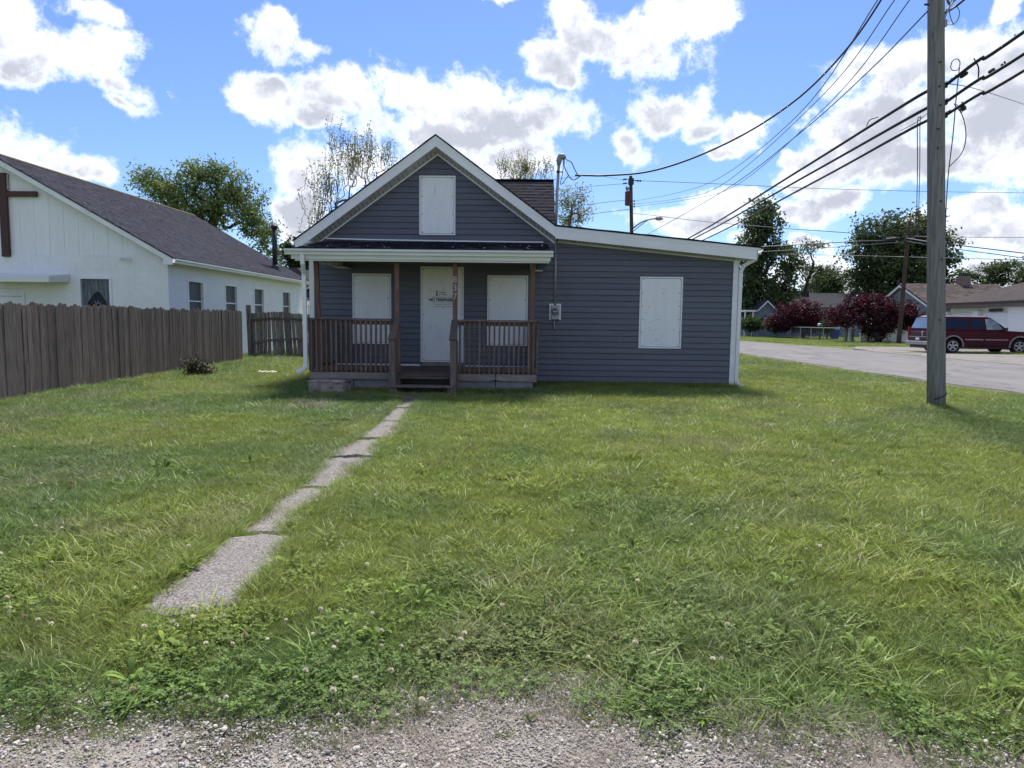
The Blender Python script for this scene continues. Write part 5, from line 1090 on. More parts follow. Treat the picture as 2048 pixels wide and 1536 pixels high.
chm = MB().box(c0[0], c1[0], yr - 0.4, yr + 0.4, hrz - 0.4, c1[2]).obj('chimney', 'brick', bh); MB().box(c0[0] + 0.2, c1[0] - 0.2, yr - 0.25, yr + 0.25, c1[2], c1[2] + 0.25).obj('chimney_cap', 'black', chm)
MB().box(gx0 + 1.5, gx0 + 4.5, 57.12, 57.19, 0.3, 2.3).obj('garage_door', 'trim', bh)
# white garage
ga = thing('garage', (33, 40, 0.1), 'white garage block with brown eaves and overhead doors behind the parked car', 'garage')
X0, Yn, Yf = 28.3, 27.0, 48.6; Rx_, Rz_, Ez_ = 33.2, 5.0, 3.02
mb = MB()
mb.add([(X0 - 0.4, Yn, Ez_), (X0 - 0.4, Yf + 0.4, Ez_), (Rx_, Yf - 4.6, Rz_), (Rx_, Yn, Rz_), (2 * Rx_ - X0, Yf + 0.4, Ez_), (2 * Rx_ - X0, Yn, Ez_)], [(0, 1, 2, 3), (1, 4, 2), (3, 2, 4, 5), (0, 3, 5), (0, 5, 4, 1)])
mb.obj('roof', 'garage_roof', ga)
MB().box(X0 - 0.42, X0 - 0.36, Yn, Yf + 0.42, Ez_ - 0.12, Ez_ - 0.005).obj('fascia', 'brown', ga)
MB().box(X0 - 0.36, X0 + 0.1, Yn, Yf + 0.3, Ez_ - 0.34, Ez_ - 0.125).obj('eave', pmat('brown_soffit', (0.16, 0.115, 0.105), (0.12, 0.09, 0.085), 4.0), ga)
gy_ = lambda px: X0 * ray(px, 630)[1] / ray(px, 630)[0]
MB().box(X0 + 0.35, X0 + 0.5, Yn, Yf, 0, Ez_ - 0.345).obj('wall', 'white_panel', ga)
for a, b in ((1887, 1893), (1945, 1955), (2016, 2060)):
    MB().box(X0, X0 + 0.34, float(gy_(b)), float(gy_(a)), 0, Ez_ - 0.36 - (0.2 if a < 2000 else 0)).obj('pier', 'white_panel', ga)
for a, b in ((1894, 1944), (1956, 2015)):
    y0, y1 = float(gy_(b)) + 0.05, float(gy_(a)) - 0.05
    d = MB().box(X0 + 0.26, X0 + 0.34, y0, y1, 0.1, 2.35).obj('overhead_door', 'trim', ga)
    for q in range(4): MB().box(X0 + 0.235, X0 + 0.255, y0 + 0.05, y1 - 0.05, 0.13 + q * 0.56, 0.66 + q * 0.56).obj('door_panel', 'white_panel', d)
MB().box(X0 + 0.2, X0 + 0.25, float(gy_(1995)), float(gy_(1970)), 2.42, 2.58).obj('door_vent', 'black', ga)
# white porch wall, downpipe and railing of the house behind the wide maple
pw_ = thing('porch_wall', tuple(gnd(1790, 683)), 'low white wall and drainpipe behind the wide red maple', 'wall')
yw = 56.0; MB().box(float(at(1722, 660, yw)[0]), float(at(1838, 660, yw)[0]), yw, yw + 0.2, 0, float(at(1780, 661, yw)[2])).obj('wall', 'white_panel', pw_)
MB().box(float(at(1722, 660, yw)[0]), float(at(1838, 660, yw)[0]), yw - 0.05, yw + 0.0, 0, 0.25).obj('plinth', 'concrete', pw_)
MB().tube([at(1775, 622, yw - .1), at(1775, 664, yw - .1), at(1776, 678, yw - .1), at(1782, 682, yw - .2), at(1836, 684, yw - .3)], 0.07, 8).obj('drainpipe', 'trim', pw_, sm=True)

# ---------------------------------------------------------------- chain-link fence, bin, small things behind it
cf = thing('chain_link_fence', tuple(gnd(1600, 680)), 'low galvanised chain-link fence along the far side of the road', 'fence')
fp = [gnd(1481, 671), gnd(1520, 674.5), gnd(1581, 678), gnd(1640, 682.5), gnd(1710, 686)]
fp = np.array(fp); seg = np.concatenate([[0], np.cumsum(np.linalg.norm(np.diff(fp, axis=0), axis=1))])
fpt = lambda s: np.array([np.interp(s, seg, fp[:, 0]), np.interp(s, seg, fp[:, 1]), 0.1])
FH = 1.12; s = 0
while s <= seg[-1]:
    p = fpt(s); MB().tube([(p[0], p[1], 0), (p[0], p[1], 0.1 + FH + 0.05)], 0.035, 8).obj('fence_post', 'galv', cf); s += 2.45
MB().tube([fpt(t) + np.array([0, 0, FH]) for t in np.linspace(0, seg[-1], 14)], 0.028, 6).obj('top_rail', 'galv', cf)
mb = MB(); s = 0.0; dz = FH
Vv, Ff = [], []
while s < seg[-1]:
    for sg in (1, -1):
        a, b = fpt(s) + np.array([0, 0, 0 if sg > 0 else dz]), fpt(min(s + dz, seg[-1])) + np.array([0, 0, dz if sg > 0 else 0]); q = len(Vv); w = 0.004
        Vv += [a + (0, 0, -w), b + (0, 0, -w), b + (0, 0, w), a + (0, 0, w), a + (w, w, 0), b + (w, w, 0), b - (w, w, 0), a - (w, w, 0)]; Ff += [(q, q + 1, q + 2, q + 3), (q + 4, q + 5, q + 6, q + 7)]
    s += 0.11
o = mesh_obj('chain_link', np_mesh('chain_link', np.array(Vv) - ROOT[cf.name], Ff, 'galv'), cf); o['kind'] = 'stuff'
gp = gnd(1505, 672.5); gt = thing('fence_gate', tuple(gp), 'narrow chain-link gate at the near end of the low fence', 'gate')
a, b = at(1490, 660, gp[1]), at(1517, 660, gp[1])
for px in (1490, 1504, 1517): p = at(px, 660, gp[1]); MB().tube([(p[0], p[1], 0.05), (p[0], p[1], 1.5)], 0.04, 8).obj('gate_post', 'galv', gt)
for zz in (0.2, 1.42): MB().tube([(a[0], a[1], zz), (b[0], b[1], zz)], 0.03, 6).obj('gate_rail', 'galv', gt)
bp_ = gnd(1669, 678); yb = 64.0
bn = thing('recycling_bin', (float(at(1669, 672, yb)[0]), yb, 0.1), 'blue wheeled recycling bin behind the chain-link fence', 'bin')
c = ROOT[bn.name]; M['bin_blue'] = pmat('bin_plastic', (0.015, 0.05, 0.30), (0.012, 0.04, 0.24), 3.0, 0.4)
mb = MB(); mb.add([(c[0] - 0.24, yb - 0.26, 0.12), (c[0] + 0.24, yb - 0.26, 0.12), (c[0] + 0.24, yb + 0.26, 0.12), (c[0] - 0.24, yb + 0.26, 0.12), (c[0] - 0.32, yb - 0.34, 1.0), (c[0] + 0.32, yb - 0.34, 1.0), (c[0] + 0.32, yb + 0.34, 1.0), (c[0] - 0.32, yb + 0.34, 1.0)], [(0, 1, 2, 3), (4, 5, 6, 7), (0, 1, 5, 4), (1, 2, 6, 5), (2, 3, 7, 6), (3, 0, 4, 7)]); mb.obj('bin_body', 'bin_blue', bn, bevel=0.02)
MB().prism([(yb - 0.36, 1.005), (yb + 0.36, 1.005), (yb + 0.30, 1.11), (yb - 0.30, 1.08)], 0, c[0] - 0.34, c[0] + 0.34).obj('bin_lid', 'bin_blue', bn)
mbx = gnd(1639, 681); mx = thing('mailbox', tuple(mbx), 'pale mailbox on a post just behind the chain-link fence', 'mailbox')
mh = float(at(1639, 650, mbx[1])[2])
MB().box(mbx[0] - 0.05, mbx[0] + 0.05, mbx[1] - 0.05, mbx[1] + 0.05, 0, mh - 0.08).obj('post', 'pole_brown', mx)
MB().prism([(mbx[0] - 0.12, mh - 0.08), (mbx[0] + 0.12, mh - 0.08), (mbx[0] + 0.12, mh + 0.08), (mbx[0] + 0.07, mh + 0.15), (mbx[0] - 0.07, mh + 0.15), (mbx[0] - 0.12, mh + 0.08)], 1, mbx[1] - 0.25, mbx[1] + 0.25).obj('box', 'trim', mx)
for q, (px, w) in enumerate(((1702, 4), (1708.5, 2.5), (1714.5, 4))):
    p = gnd(px, 685.5); MB().box(p[0] - w * 0.02, p[0] + w * 0.02, p[1] + 0.8, p[1] + 0.95, 0, float(at(px, 650, p[1])[2])).obj('post', 'pole' if w > 3 else 'trim', None, ('grey timber post at the corner of the chain-link fence', 'slim white post between the two grey fence corner posts', 'grey timber post nearest the wide red maple')[q], 'post', 'posts at the end of the chain-link fence', org=tuple(p))

# ---------------------------------------------------------------- the parked car
M['car_red'] = pmat('maroon_paint', (0.060, 0.0035, 0.011), (0.050, 0.003, 0.009), 1.5, 0.4, spec=0.18)
M['car_roof'] = pmat('pale_roof', (0.30, 0.22, 0.21), (0.20, 0.12, 0.12), 3.0, 0.35)  # roof top paler than the body paint
M['car_glass'] = pmat('tinted_glass', (0.008, 0.010, 0.020), (0.010, 0.013, 0.024), 2.0, 0.08, spec=0.5)
M['clear_glass'] = pmat('pale_glass', (0.32, 0.38, 0.38), (0.10, 0.13, 0.14), 1.6, 0.08, spec=0.8)
M['chrome'] = pmat('dull_chrome', (0.42, 0.41, 0.42), (0.30, 0.29, 0.30), 5.0, 0.3, metal=0.7)
M['tyre'] = pmat('tyre_rubber', (0.025, 0.025, 0.027), rough=0.85)
M['tan'] = pmat('pewter_trim', (0.26, 0.20, 0.19), (0.22, 0.17, 0.165), 4.0, 0.5)
M['taillight'] = pmat('tail_lamp', (0.28, 0.015, 0.02), rough=0.2)
g_ = gnd(1914, 705); sp0 = at(1827.5, 690, 37.0)
CARY = 36.6; car = thing('suv', (float(at(1826, 690, CARY + 0.4)[0]), CARY, 0.13), 'dark red full-size sport utility car parked on the gravel across the road', 'car')
cO = ROOT[car.name].copy(); K = 1.0
def cv(x, y, z): return (cO[0] + x * K, cO[1] + y * K, cO[2] + z * K)
def arch(cxx, r, a0, a1, n=12): return [(cxx + r * math.cos(a), 0.40 + r * math.sin(a)) for a in np.linspace(a0, a1, n)]
bot = [(0.10, 0.42)] + [(0.72, 0.42)] + arch(1.22, 0.47, math.pi - 0.05, 0.05) + [(1.78, 0.34), (3.96, 0.34)] + arch(4.50, 0.47, math.pi - 0.05, 0.05) + [(5.40, 0.40)]
prof = bot + [(5.52, 0.55), (5.53, 0.92), (5.40, 1.06), (4.95, 1.13), (3.98, 1.17), (0.10, 1.17), (0.02, 1.05), (0.0, 0.62)]
mb = MB(); mb.prism([(cO[0] + x, cO[2] + z) for x, z in prof], 1, cO[1] - 0.98, cO[1] + 0.98); mb.obj('body', 'car_red', car, bevel=0.05)
zb, zt = 1.165, 1.86; yb_, yt_ = 0.955, 0.74
def gh_(x, z, sgn):                                     # a point on the sloping side of the cabin
    t = (z - zb) / (zt - zb); return cv(x, sgn * (yb_ + (yt_ - yb_) * t), z)
low, top = [(0.06, zb), (3.95, zb)], [(0.36, zt), (3.02, zt)]
V = [gh_(0.06, zb, -1), gh_(3.95, zb, -1), gh_(3.02, zt, -1), gh_(0.36, zt, -1), gh_(0.06, zb, 1), gh_(3.95, zb, 1), gh_(3.02, zt, 1), gh_(0.36, zt, 1)]
MB().add(V, [(0, 1, 2, 3), (7, 6, 5, 4), (0, 4, 5, 1), (3, 2, 6, 7), (0, 3, 7, 4), (1, 5, 6, 2)]).obj('cabin', 'car_red', car, bevel=0.05)
MB().add([cv(0.40, -0.70, zt - 0.012), cv(2.98, -0.70, zt - 0.012), cv(2.98, 0.70, zt - 0.012), cv(0.40, 0.70, zt - 0.012), cv(0.55, -0.60, zt + 0.045), cv(2.85, -0.60, zt + 0.045), cv(2.85, 0.60, zt + 0.045), cv(0.55, 0.60, zt + 0.045)], [(0, 3, 2, 1), (4, 5, 6, 7), (0, 1, 5, 4), (1, 2, 6, 5), (2, 3, 7, 6), (3, 0, 4, 7)]).obj('roof', 'car_roof', car, bevel=0.02)
def pane(name, pts, mat, sgn=-1, off=0.012):
    o_ = np.array([0, sgn * off, off * 0.3]); p = [np.array(gh_(x, z, sgn)) for x, z in pts]; n = len(p)
    return MB().add([q + o_ for q in p] + [q - o_ for q in p], [tuple(range(n)), tuple(range(2 * n - 1, n - 1, -1))] + [(i, i + n, (i + 1) % n + n, (i + 1) % n) for i in range(n)]).obj(name, mat, car)
pane('side_window', [(0.34, 1.24), (1.92, 1.24), (1.92, 1.76), (0.52, 1.76)], 'car_glass'); pane('side_window', [(2.10, 1.24), (2.72, 1.24), (2.70, 1.75), (2.08, 1.75)], 'car_glass')
pane('side_window', [(2.86, 1.22), (3.66, 1.22), (3.40, 1.58), (3.12, 1.75), (2.84, 1.75)], 'clear_glass')
for s in (1,): pane('side_window', [(0.34, 1.24), (1.92, 1.24), (1.92, 1.76), (0.52, 1.76)], 'car_glass', s); pane('side_window', [(2.1, 1.24), (3.66, 1.22), (3.12, 1.75), (2.08, 1.75)], 'clear_glass', s)
MB().add([cv(0.115, -0.82, 1.26), cv(0.115, 0.82, 1.26), cv(0.30, 0.70, 1.78), cv(0.30, -0.70, 1.78), cv(0.075, -0.82, 1.26), cv(0.075, 0.82, 1.26), cv(0.265, 0.70, 1.79), cv(0.265, -0.70, 1.79)], [(0, 1, 2, 3), (7, 6, 5, 4), (0, 4, 5, 1), (1, 5, 6, 2), (2, 6, 7, 3), (3, 7, 4, 0)]).obj('rear_window', pmat('rear_glass', (0.14, 0.20, 0.30), (0.10, 0.15, 0.24), 2.0, 0.06, spec=0.8), car)
MB().add([cv(3.92, -0.88, 1.22), cv(3.92, 0.88, 1.22), cv(3.10, 0.70, 1.80), cv(3.10, -0.70, 1.80), cv(3.96, -0.88, 1.23), cv(3.96, 0.88, 1.23), cv(3.14, 0.70, 1.82), cv(3.14, -0.70, 1.82)], [(0, 1, 2, 3), (7, 6, 5, 4), (0, 4, 5, 1), (1, 5, 6, 2), (2, 6, 7, 3), (3, 7, 4, 0)]).obj('windscreen', 'car_glass', car)
for x in (2.01, 2.78): MB().bar(cv(x, -0.992, 0.42), cv(x, -0.978, 1.15), 0.012, 0.012, (0, 1, 0)).obj('door_seam', 'black', car)
for x, n_ in ((2.58, 'd'), (3.55, 'd')): MB().box(*[v for p in zip(cv(x - 0.12 - 0.25, -1.0, 1.0), cv(x - 0.25, -0.975, 1.04)) for v in p]).obj('door_handle', 'black', car)
for a, b in ((1.80, 2.70), (2.80, 3.92)): MB().box(*[v for p in zip(cv(a, -1.0, 0.70), cv(b, -0.975, 0.735)) for v in p]).obj('trim_strip', 'chrome', car)
MB().box(*[v for p in zip(cv(1.76, -1.03, 0.27), cv(3.98, -0.90, 0.35)) for v in p]).obj('running_board', 'black', car, bevel=0.02)
for cxx in (1.22, 4.50):
    mb = MB(); A = np.linspace(math.pi + 0.15, -0.15, 16)
    for a, b in zip(A[:-1], A[1:]):
        r0_, r1_2 = 0.46, 0.535
        p = [cv(cxx + r * math.cos(t), -1.005 if k else -0.98, 0.40 + r * math.sin(t)) for k, (r, t) in enumerate(((r0_, a), (r0_, b), (r1_2, b), (r1_2, a)))]
        q = [cv(cxx + r * math.cos(t), -1.02, 0.40 + r * math.sin(t)) for r, t in ((r0_, a), (r0_, b), (r1_2, b), (r1_2, a))]; e = [cv(cxx + r * math.cos(t), -0.96, 0.40 + r * math.sin(t)) for r, t in ((r0_, a), (r0_, b), (r1_2, b), (r1_2, a))]
        mb.add(q + e, [(0, 1, 2, 3), (7, 6, 5, 4), (0, 4, 5, 1), (2, 6, 7, 3)])
    mb.obj('wheel_arch', 'tan', car)
    for sy in (-1, 1):
        yc = cO[1] + sy * 0.86; c = (cO[0] + cxx, yc, cO[2] + 0.385)
        w = MB().lathe([(0.25, -0.12), (0.36, -0.13), (0.385, -0.09), (0.385, 0.09), (0.36, 0.13), (0.25, 0.12)], c, 1, 28).obj('wheel', 'tyre', car, sm=False)
        rm = MB().lathe([(0.255, 0.10 * sy), (0.255, 0.135 * sy), (0.225, 0.135 * sy), (0.215, 0.08 * sy)], c, 1, 28)
        for k in range(5):
            a = 2 * math.pi * k / 5 + 0.3; d = np.array([math.cos(a), 0, math.sin(a)]); rm.bar(np.array(c) + d * 0.04 + (0, sy * 0.125, 0), np.array(c) + d * 0.23 + (0, sy * 0.125, 0), 0.085, 0.03, (0, 1, 0))
        rm.lathe([(0.075, 0.10 * sy), (0.075, 0.145 * sy), (0.04, 0.15 * sy)], c, 1, 14).obj('rim', 'chrome', w)
        MB().lathe([(0.22, 0.075 * sy), (0.20, 0.08 * sy)], c, 1, 20).obj('brake_disc', 'black', w)
MB().box(*[v for p in zip(cv(-0.10, -0.98, 0.42), cv(0.10, 0.98, 0.60)) for v in p]).obj('rear_bumper', 'chrome', car, bevel=0.03)
MB().box(*[v for p in zip(cv(5.45, -0.97, 0.40), cv(5.62, 0.97, 0.62)) for v in p]).obj('front_bumper', 'chrome', car, bevel=0.03)
for s in (-1, 1): MB().box(*[v for p in zip(cv(-0.015, s * 0.96 - 0.09 * (s > 0), 0.72), cv(0.06, s * 0.96 + 0.09 * (s < 0), 1.32)) for v in p]).obj('taillight', 'taillight', car, bevel=0.01)
MB().box(*[v for p in zip(cv(-0.02, -0.84, 0.80), cv(0.015, 0.84, 0.84)) for v in p]).obj('tailgate_strip', 'chrome', car)
MB().box(*[v for p in zip(cv(-0.025, -0.16, 0.66), cv(0.0, 0.16, 0.78)) for v in p]).obj('number_plate', 'trim', car)
mb = MB()
for (y, z, s) in ((-0.42, 1.09, 0.05), (-0.36, 1.03, 0.04), (-0.40, 0.93, 0.045)): mb.add([cv(-0.006, y - s, z - s), cv(-0.006, y + s, z - s * 0.6), cv(-0.006, y + s * 0.5, z + s), cv(-0.006, y - s * 0.7, z + s * 0.6)], [(0, 1, 2, 3)])
mb.obj('sticker', 'trim', car, kind='stuff')
MB().box(*[v for p in zip(cv(3.62, -1.16, 1.16), cv(3.78, -0.98, 1.34)) for v in p]).obj('wing_mirror', 'black', car, bevel=0.03)
MB().box(*[v for p in zip(cv(0.1, -0.9, 0.25), cv(5.4, 0.9, 0.42)) for v in p]).obj('underbody', 'black', car)
# ---------------------------------------------------------------- lawn: tufts instanced over the ground
def blade_mat(name, tint, tr=0.4, rough=0.45, spec=0.38):
    """leaf colour = a base tint times the colour of the patch the tuft grows in"""
    m = bpy.data.materials.new(name); m.use_nodes = True; t = m.node_tree; t.nodes.clear(); N = NT(t)
    at_ = N.n('ShaderNodeAttribute', attribute_type='INSTANCER', attribute_name='patch').outputs['Color']
    isl = N.n('ShaderNodeNewGeometry').outputs['Random Per Island']
    c = N.mix(1.0, at_, tint, 'MULTIPLY')
    c = N.n('ShaderNodeVectorMath', {0: c, 'Scale': N.rng(isl, 0, 1, 0.5, 1.55, 'LINEAR')}, operation='SCALE').outputs[0]
    b = N.n('ShaderNodeBsdfPrincipled', {'Base Color': c, 'Roughness': rough, 'Specular IOR Level': spec})
    tl = N.n('ShaderNodeBsdfTranslucent', {'Color': c})
    sh = N.n('ShaderNodeMixShader', {0: tr, 1: b.outputs[0], 2: tl.outputs[0]})
    N.n('ShaderNodeOutputMaterial', {'Surface': sh.outputs[0]}); return m
M['blade'] = blade_mat('grass_blade', (1.0, 1.0, 1.0))
M['broad'] = blade_mat('broad_blade', (1.10, 1.08, 0.95), 0.45, 0.5, 0.28)
M['clover'] = blade_mat('clover_leaf', (0.76, 0.84, 0.72), 0.35, 0.6, 0.15)
M['weed'] = blade_mat('rosette_leaf', (0.80, 0.90, 0.65), 0.4, 0.6, 0.12)
M['straw'] = pmat('dry_straw', (0.40, 0.345, 0.28), (0.24, 0.20, 0.16), 8.0, 0.8, obj=0.25, island=0.0)
M['petal'] = pmat('clover_petal', (0.86, 0.83, 0.70), (0.70, 0.62, 0.46), 40.0, 0.7, obj=0.15, transl=0.2)
M['petal_old'] = pmat('faded_petal', (0.62, 0.48, 0.34), (0.50, 0.37, 0.25), 40.0, 0.8, obj=0.2)
M['stalk'] = pmat('seed_stalk', (0.12, 0.11, 0.05), (0.08, 0.085, 0.04), 5.0, 0.8)
M['stone'] = pmat('limestone_chip', (0.56, 0.525, 0.485), (0.38, 0.345, 0.315), 30.0, 0.9, 0.5, 60, obj=0.42, c3=(0.14, 0.13, 0.125), s3=14.0, lo3=0.58, hi3=0.7)
stash = bpy.data.collections.new('plants')             # sources only, never linked to the scene
def source(name, V, F, mats, mi=None, sm=False):
    me = np_mesh(name, V, F, None, sm)
    for m in mats: me.materials.append(M[m])
    if mi is not None: me.polygons.foreach_set('material_index', np.asarray(mi, np.int32))
    return bpy.data.objects.new(name, me)
def blades(n, spread, h, w, lean, curl, g, seg=3):
    """n curved tapering blades standing in a disc"""
    V, F = [], []
    for _ in range(n):
        r, a = spread * math.sqrt(g.random()), g.uniform(0, 2 * math.pi); x0, y0 = r * math.cos(a), r * math.sin(a)
        hh = h * g.uniform(0.55, 1.2); ww = w * g.uniform(0.7, 1.3); d = a + g.normal(0, 1.2); ln = abs(g.normal(lean, lean * 0.6)); cr = curl * g.uniform(0.3, 1.5)
        dx, dy = math.cos(d), math.sin(d); tw = g.uniform(0, 2 * math.pi); sxx, syy = math.cos(tw), math.sin(tw); q = len(V)
        for i in range(seg + 1):
            t = i / seg; z = hh * t * (1 - 0.35 * cr * t); o = hh * (ln * t + cr * t * t * 0.7); wd = ww * (1 - t ** 2.2) * (0.75 + 0.25 * min(1, t * 4)) + 0.0004
            V += [(x0 + dx * o - sxx * wd / 2, y0 + dy * o - syy * wd / 2, z - 0.008), (x0 + dx * o + sxx * wd / 2, y0 + dy * o + syy * wd / 2, z - 0.008)]
        for i in range(seg): F.append((q + 2 * i, q + 2 * i + 1, q + 2 * i + 3, q + 2 * i + 2))
    return V, F
def clover(n, spread, h, s, g):
    V, F = [], []
    for _ in range(n):
        r, a = spread * math.sqrt(g.random()), g.uniform(0, 2 * math.pi); x, y, z = r * math.cos(a), r * math.sin(a), h * g.uniform(0.35, 1.1)
        tx, ty = g.normal(0, 0.25, 2); a0 = g.uniform(0, 6.28); sc = s * g.uniform(0.7, 1.25)
        for k in range(3):
            an = a0 + k * 2.094; ux, uy = math.cos(an), math.sin(an); vx, vy = -uy, ux; q = len(V)
            for (l, wd, dz) in ((0.05, 0, 0), (0.55, -0.50, 0.10), (1.0, -0.42, 0.16), (0.95, 0, 0.05), (1.0, 0.42, 0.16), (0.55, 0.50, 0.10)):
                px, py = (ux * l + vx * wd) * sc, (uy * l + vy * wd) * sc; V.append((x + px, y + py, z + dz * sc + px * tx + py * ty))
            F += [(q, q + 1, q + 2, q + 3), (q, q + 3, q + 4, q + 5)]
    return V, F
def rosette(n, L, w, rise, g, lobes=False):
    V, F = [], []
    for k in range(n):
        a = 2 * math.pi * k / n + g.normal(0, 0.3); ux, uy = math.cos(a), math.sin(a); l = L * g.uniform(0.6, 1.1); wd = w * g.uniform(0.8, 1.2); up = rise * g.uniform(0.4, 1.4); q = len(V); m = 6
        for i in range(m + 1):
            t = i / m; o = l * t; z = up * l * math.sin(t * 1.9) * 0.6 + 0.006; b = wd * (math.sin(math.pi * min(1, t * 0.92 + 0.06)) ** 0.8) * (0.35 + 0.65 * t)
            if lobes and i % 2: b *= 0.45
            for sgn in (-1, 1): V.append((ux * o - uy * sgn * b / 2, uy * o + ux * sgn * b / 2, z + 0.12 * b))
        for i in range(m): F.append((q + 2 * i, q + 2 * i + 1, q + 2 * i + 3, q + 2 * i + 2))
    return V, F
def ico(sub=1):
    import bmesh
    bm = bmesh.new(); bmesh.ops.create_icosphere(bm, subdivisions=sub, radius=1.0); V = np.array([v.co[:] for v in bm.verts]); F = np.array([[v.index for v in f.verts] for f in bm.faces]); bm.free(); return V, F
IV, IF = ico(1); IV2, IF2 = ico(2)
def flower(g, r, h, mat):
    V, F, mi = [], [], []
    lx, ly = g.normal(0, 0.02, 2); q = 0
    for i in range(4):
        t = i / 3; V += [(lx * t - 0.0012, ly * t, h * t), (lx * t + 0.0012, ly * t, h * t)]
    for i in range(3): F.append((2 * i, 2 * i + 1, 2 * i + 3, 2 * i + 2)); mi.append(1)
    for k in range(46):
        d = g.normal(size=3); d[2] = abs(d[2]) * 1.0 - 0.35 * (k % 3 == 0); d /= np.linalg.norm(d); s = np.cross(d, g.normal(size=3)); s /= np.linalg.norm(s); q = len(V); c = np.array([lx, ly, h]); w = r * 0.24
        V += [c + d * r * 0.15 - s * w * 0.5, c + d * r * 0.15 + s * w * 0.5, c + d * r + s * w, c + d * r - s * w]; F.append((q, q + 1, q + 2, q + 3)); mi.append(0)
    return V, F, [mat, 'stalk'], mi
def family(key, items):
    c = bpy.data.collections.new(key)
    for it in items: c.objects.link(source(key, *it))
    return c
g = np.random.default_rng(5)
FAM = {
    'short_grass': family('short_grass', [(*blades(80, 0.085, 0.052, 0.0030, 0.5, 0.5, g), ['blade']) for _ in range(6)]),
    'long_grass': family('long_grass', [(*blades(46, 0.07, 0.100, 0.0034, 0.45, 0.8, g, 4), ['blade']) for _ in range(5)]),
    'broad_grass': family('broad_grass', [(*blades(26, 0.075, 0.088, 0.0088, 0.7, 0.9, g, 4), ['broad']) for _ in range(5)]),
    'clover_patch': family('clover_patch', [(*clover(34, 0.10, 0.050, 0.0115, g), ['clover']) for _ in range(4)]),
    'rosette_weed': family('rosette_weed', [(*rosette(n, L, w, r, g, lb), ['weed']) for n, L, w, r, lb in ((10, 0.075, 0.024, 0.7, False), (12, 0.10, 0.021, 0.6, True), (9, 0.085, 0.028, 0.9, False), (14, 0.08, 0.017, 0.4, True))]),
    'straw_tuft': family('straw_tuft', [(*blades(30, 0.10, 0.09, 0.0022, 1.6, 0.6, g), ['straw']) for _ in range(4)]),
    'clover_flower': family('clover_flower', [flower(g, 0.0115, 0.09, 'petal') for _ in range(4)] + [flower(g, 0.0125, 0.09, 'petal_old') for _ in range(1)]),
    'seed_stalk': family('seed_stalk', [(*blades(3, 0.02, 0.24, 0.0025, 0.12, 0.15, g, 4), ['stalk']) for _ in range(2)]),
}
def rock(g, ax):
    V = IV2 * (1 + g.normal(0, 0.05, (len(IV2), 1))); 
    for _ in range(7):                                    # chop flat faces
        n = g.normal(size=3); n /= np.linalg.norm(n); d = g.uniform(0.45, 0.8); k = np.maximum(V @ n - d, 0); V = V - k[:, None] * n
    return V * np.array(ax), IF2
FAM['stone_chip'] = family('stone_chip', [(*rock(g, ax), ['stone']) for ax in ((1, .8, .55), (1, .7, .6), (.9, .9, .5), (1.1, .6, .5), (.8, .8, .7))])

def scatter(name, fam, P, scl, patch=None, tilt=0.12, label=None, flat=False):
    """instances of a plant family on the points P, one stuff object"""
    n = len(P); me = bpy.data.meshes.new(name); me.vertices.add(n); me.vertices.foreach_set('co', np.asarray(P, np.float32).ravel())
    k = len(FAM[fam].objects)
    def attr(nm, typ, key, val): a = me.attributes.new(nm, typ, 'POINT'); a.data.foreach_set(key, np.asarray(val).ravel())
    rot = np.stack([rng.normal(0, tilt, n), rng.normal(0, tilt, n), rng.uniform(0, 2 * math.pi, n)], 1)
    if flat: rot[:, :2] = rng.uniform(-0.5, 0.5, (n, 2))
    attr('rot', 'FLOAT_VECTOR', 'vector', rot.astype(np.float32)); attr('scl', 'FLOAT', 'value', np.asarray(scl, np.float32)); attr('idx', 'INT', 'value', rng.integers(0, k, n).astype(np.int32))
    pc = np.ones((n, 4), np.float32)
    if patch is not None: pc[:, :3] = patch
    attr('patch', 'FLOAT_COLOR', 'color', pc)
    o = bpy.data.objects.new(name, me); COL.objects.link(o)
    t = bpy.data.node_groups.new(name, 'GeometryNodeTree'); t.interface.new_socket('Geometry', in_out='INPUT', socket_type='NodeSocketGeometry'); t.interface.new_socket('Geometry', in_out='OUTPUT', socket_type='NodeSocketGeometry')
    N = NT(t); gi = N.n('NodeGroupInput'); go = N.n('NodeGroupOutput')
    ci = N.n('GeometryNodeCollectionInfo'); ci.inputs[0].default_value = FAM[fam]; ci.inputs['Separate Children'].default_value = True; ci.inputs['Reset Children'].default_value = True
    def na(nm, dt): x = N.n('GeometryNodeInputNamedAttribute', data_type=dt); x.inputs['Name'].default_value = nm; return next(s for s in x.outputs if s.enabled and s.name == 'Attribute')
    ip = N.n('GeometryNodeInstanceOnPoints'); ip.inputs['Pick Instance'].default_value = True
    t.links.new(gi.outputs[0], ip.inputs['Points']); t.links.new(ci.outputs[0], ip.inputs['Instance']); t.links.new(na('idx', 'INT'), ip.inputs['Instance Index'])
    t.links.new(na('rot', 'FLOAT_VECTOR'), ip.inputs['Rotation']); t.links.new(na('scl', 'FLOAT'), ip.inputs['Scale']); t.links.new(ip.outputs[0], go.inputs[0])
    md = o.modifiers.new('scatter', 'NODES'); md.node_group = t
    o['kind'] = 'stuff'
    if label: o['label'] = label
    return o
def lawn_z(x, y):
    return gz(x, y) + np.where((np.abs(x) < 14) & (y > 2.9) & (y < 24), (fbm(x, y, 1.3, 3) - 0.5) * 0.05, 0)
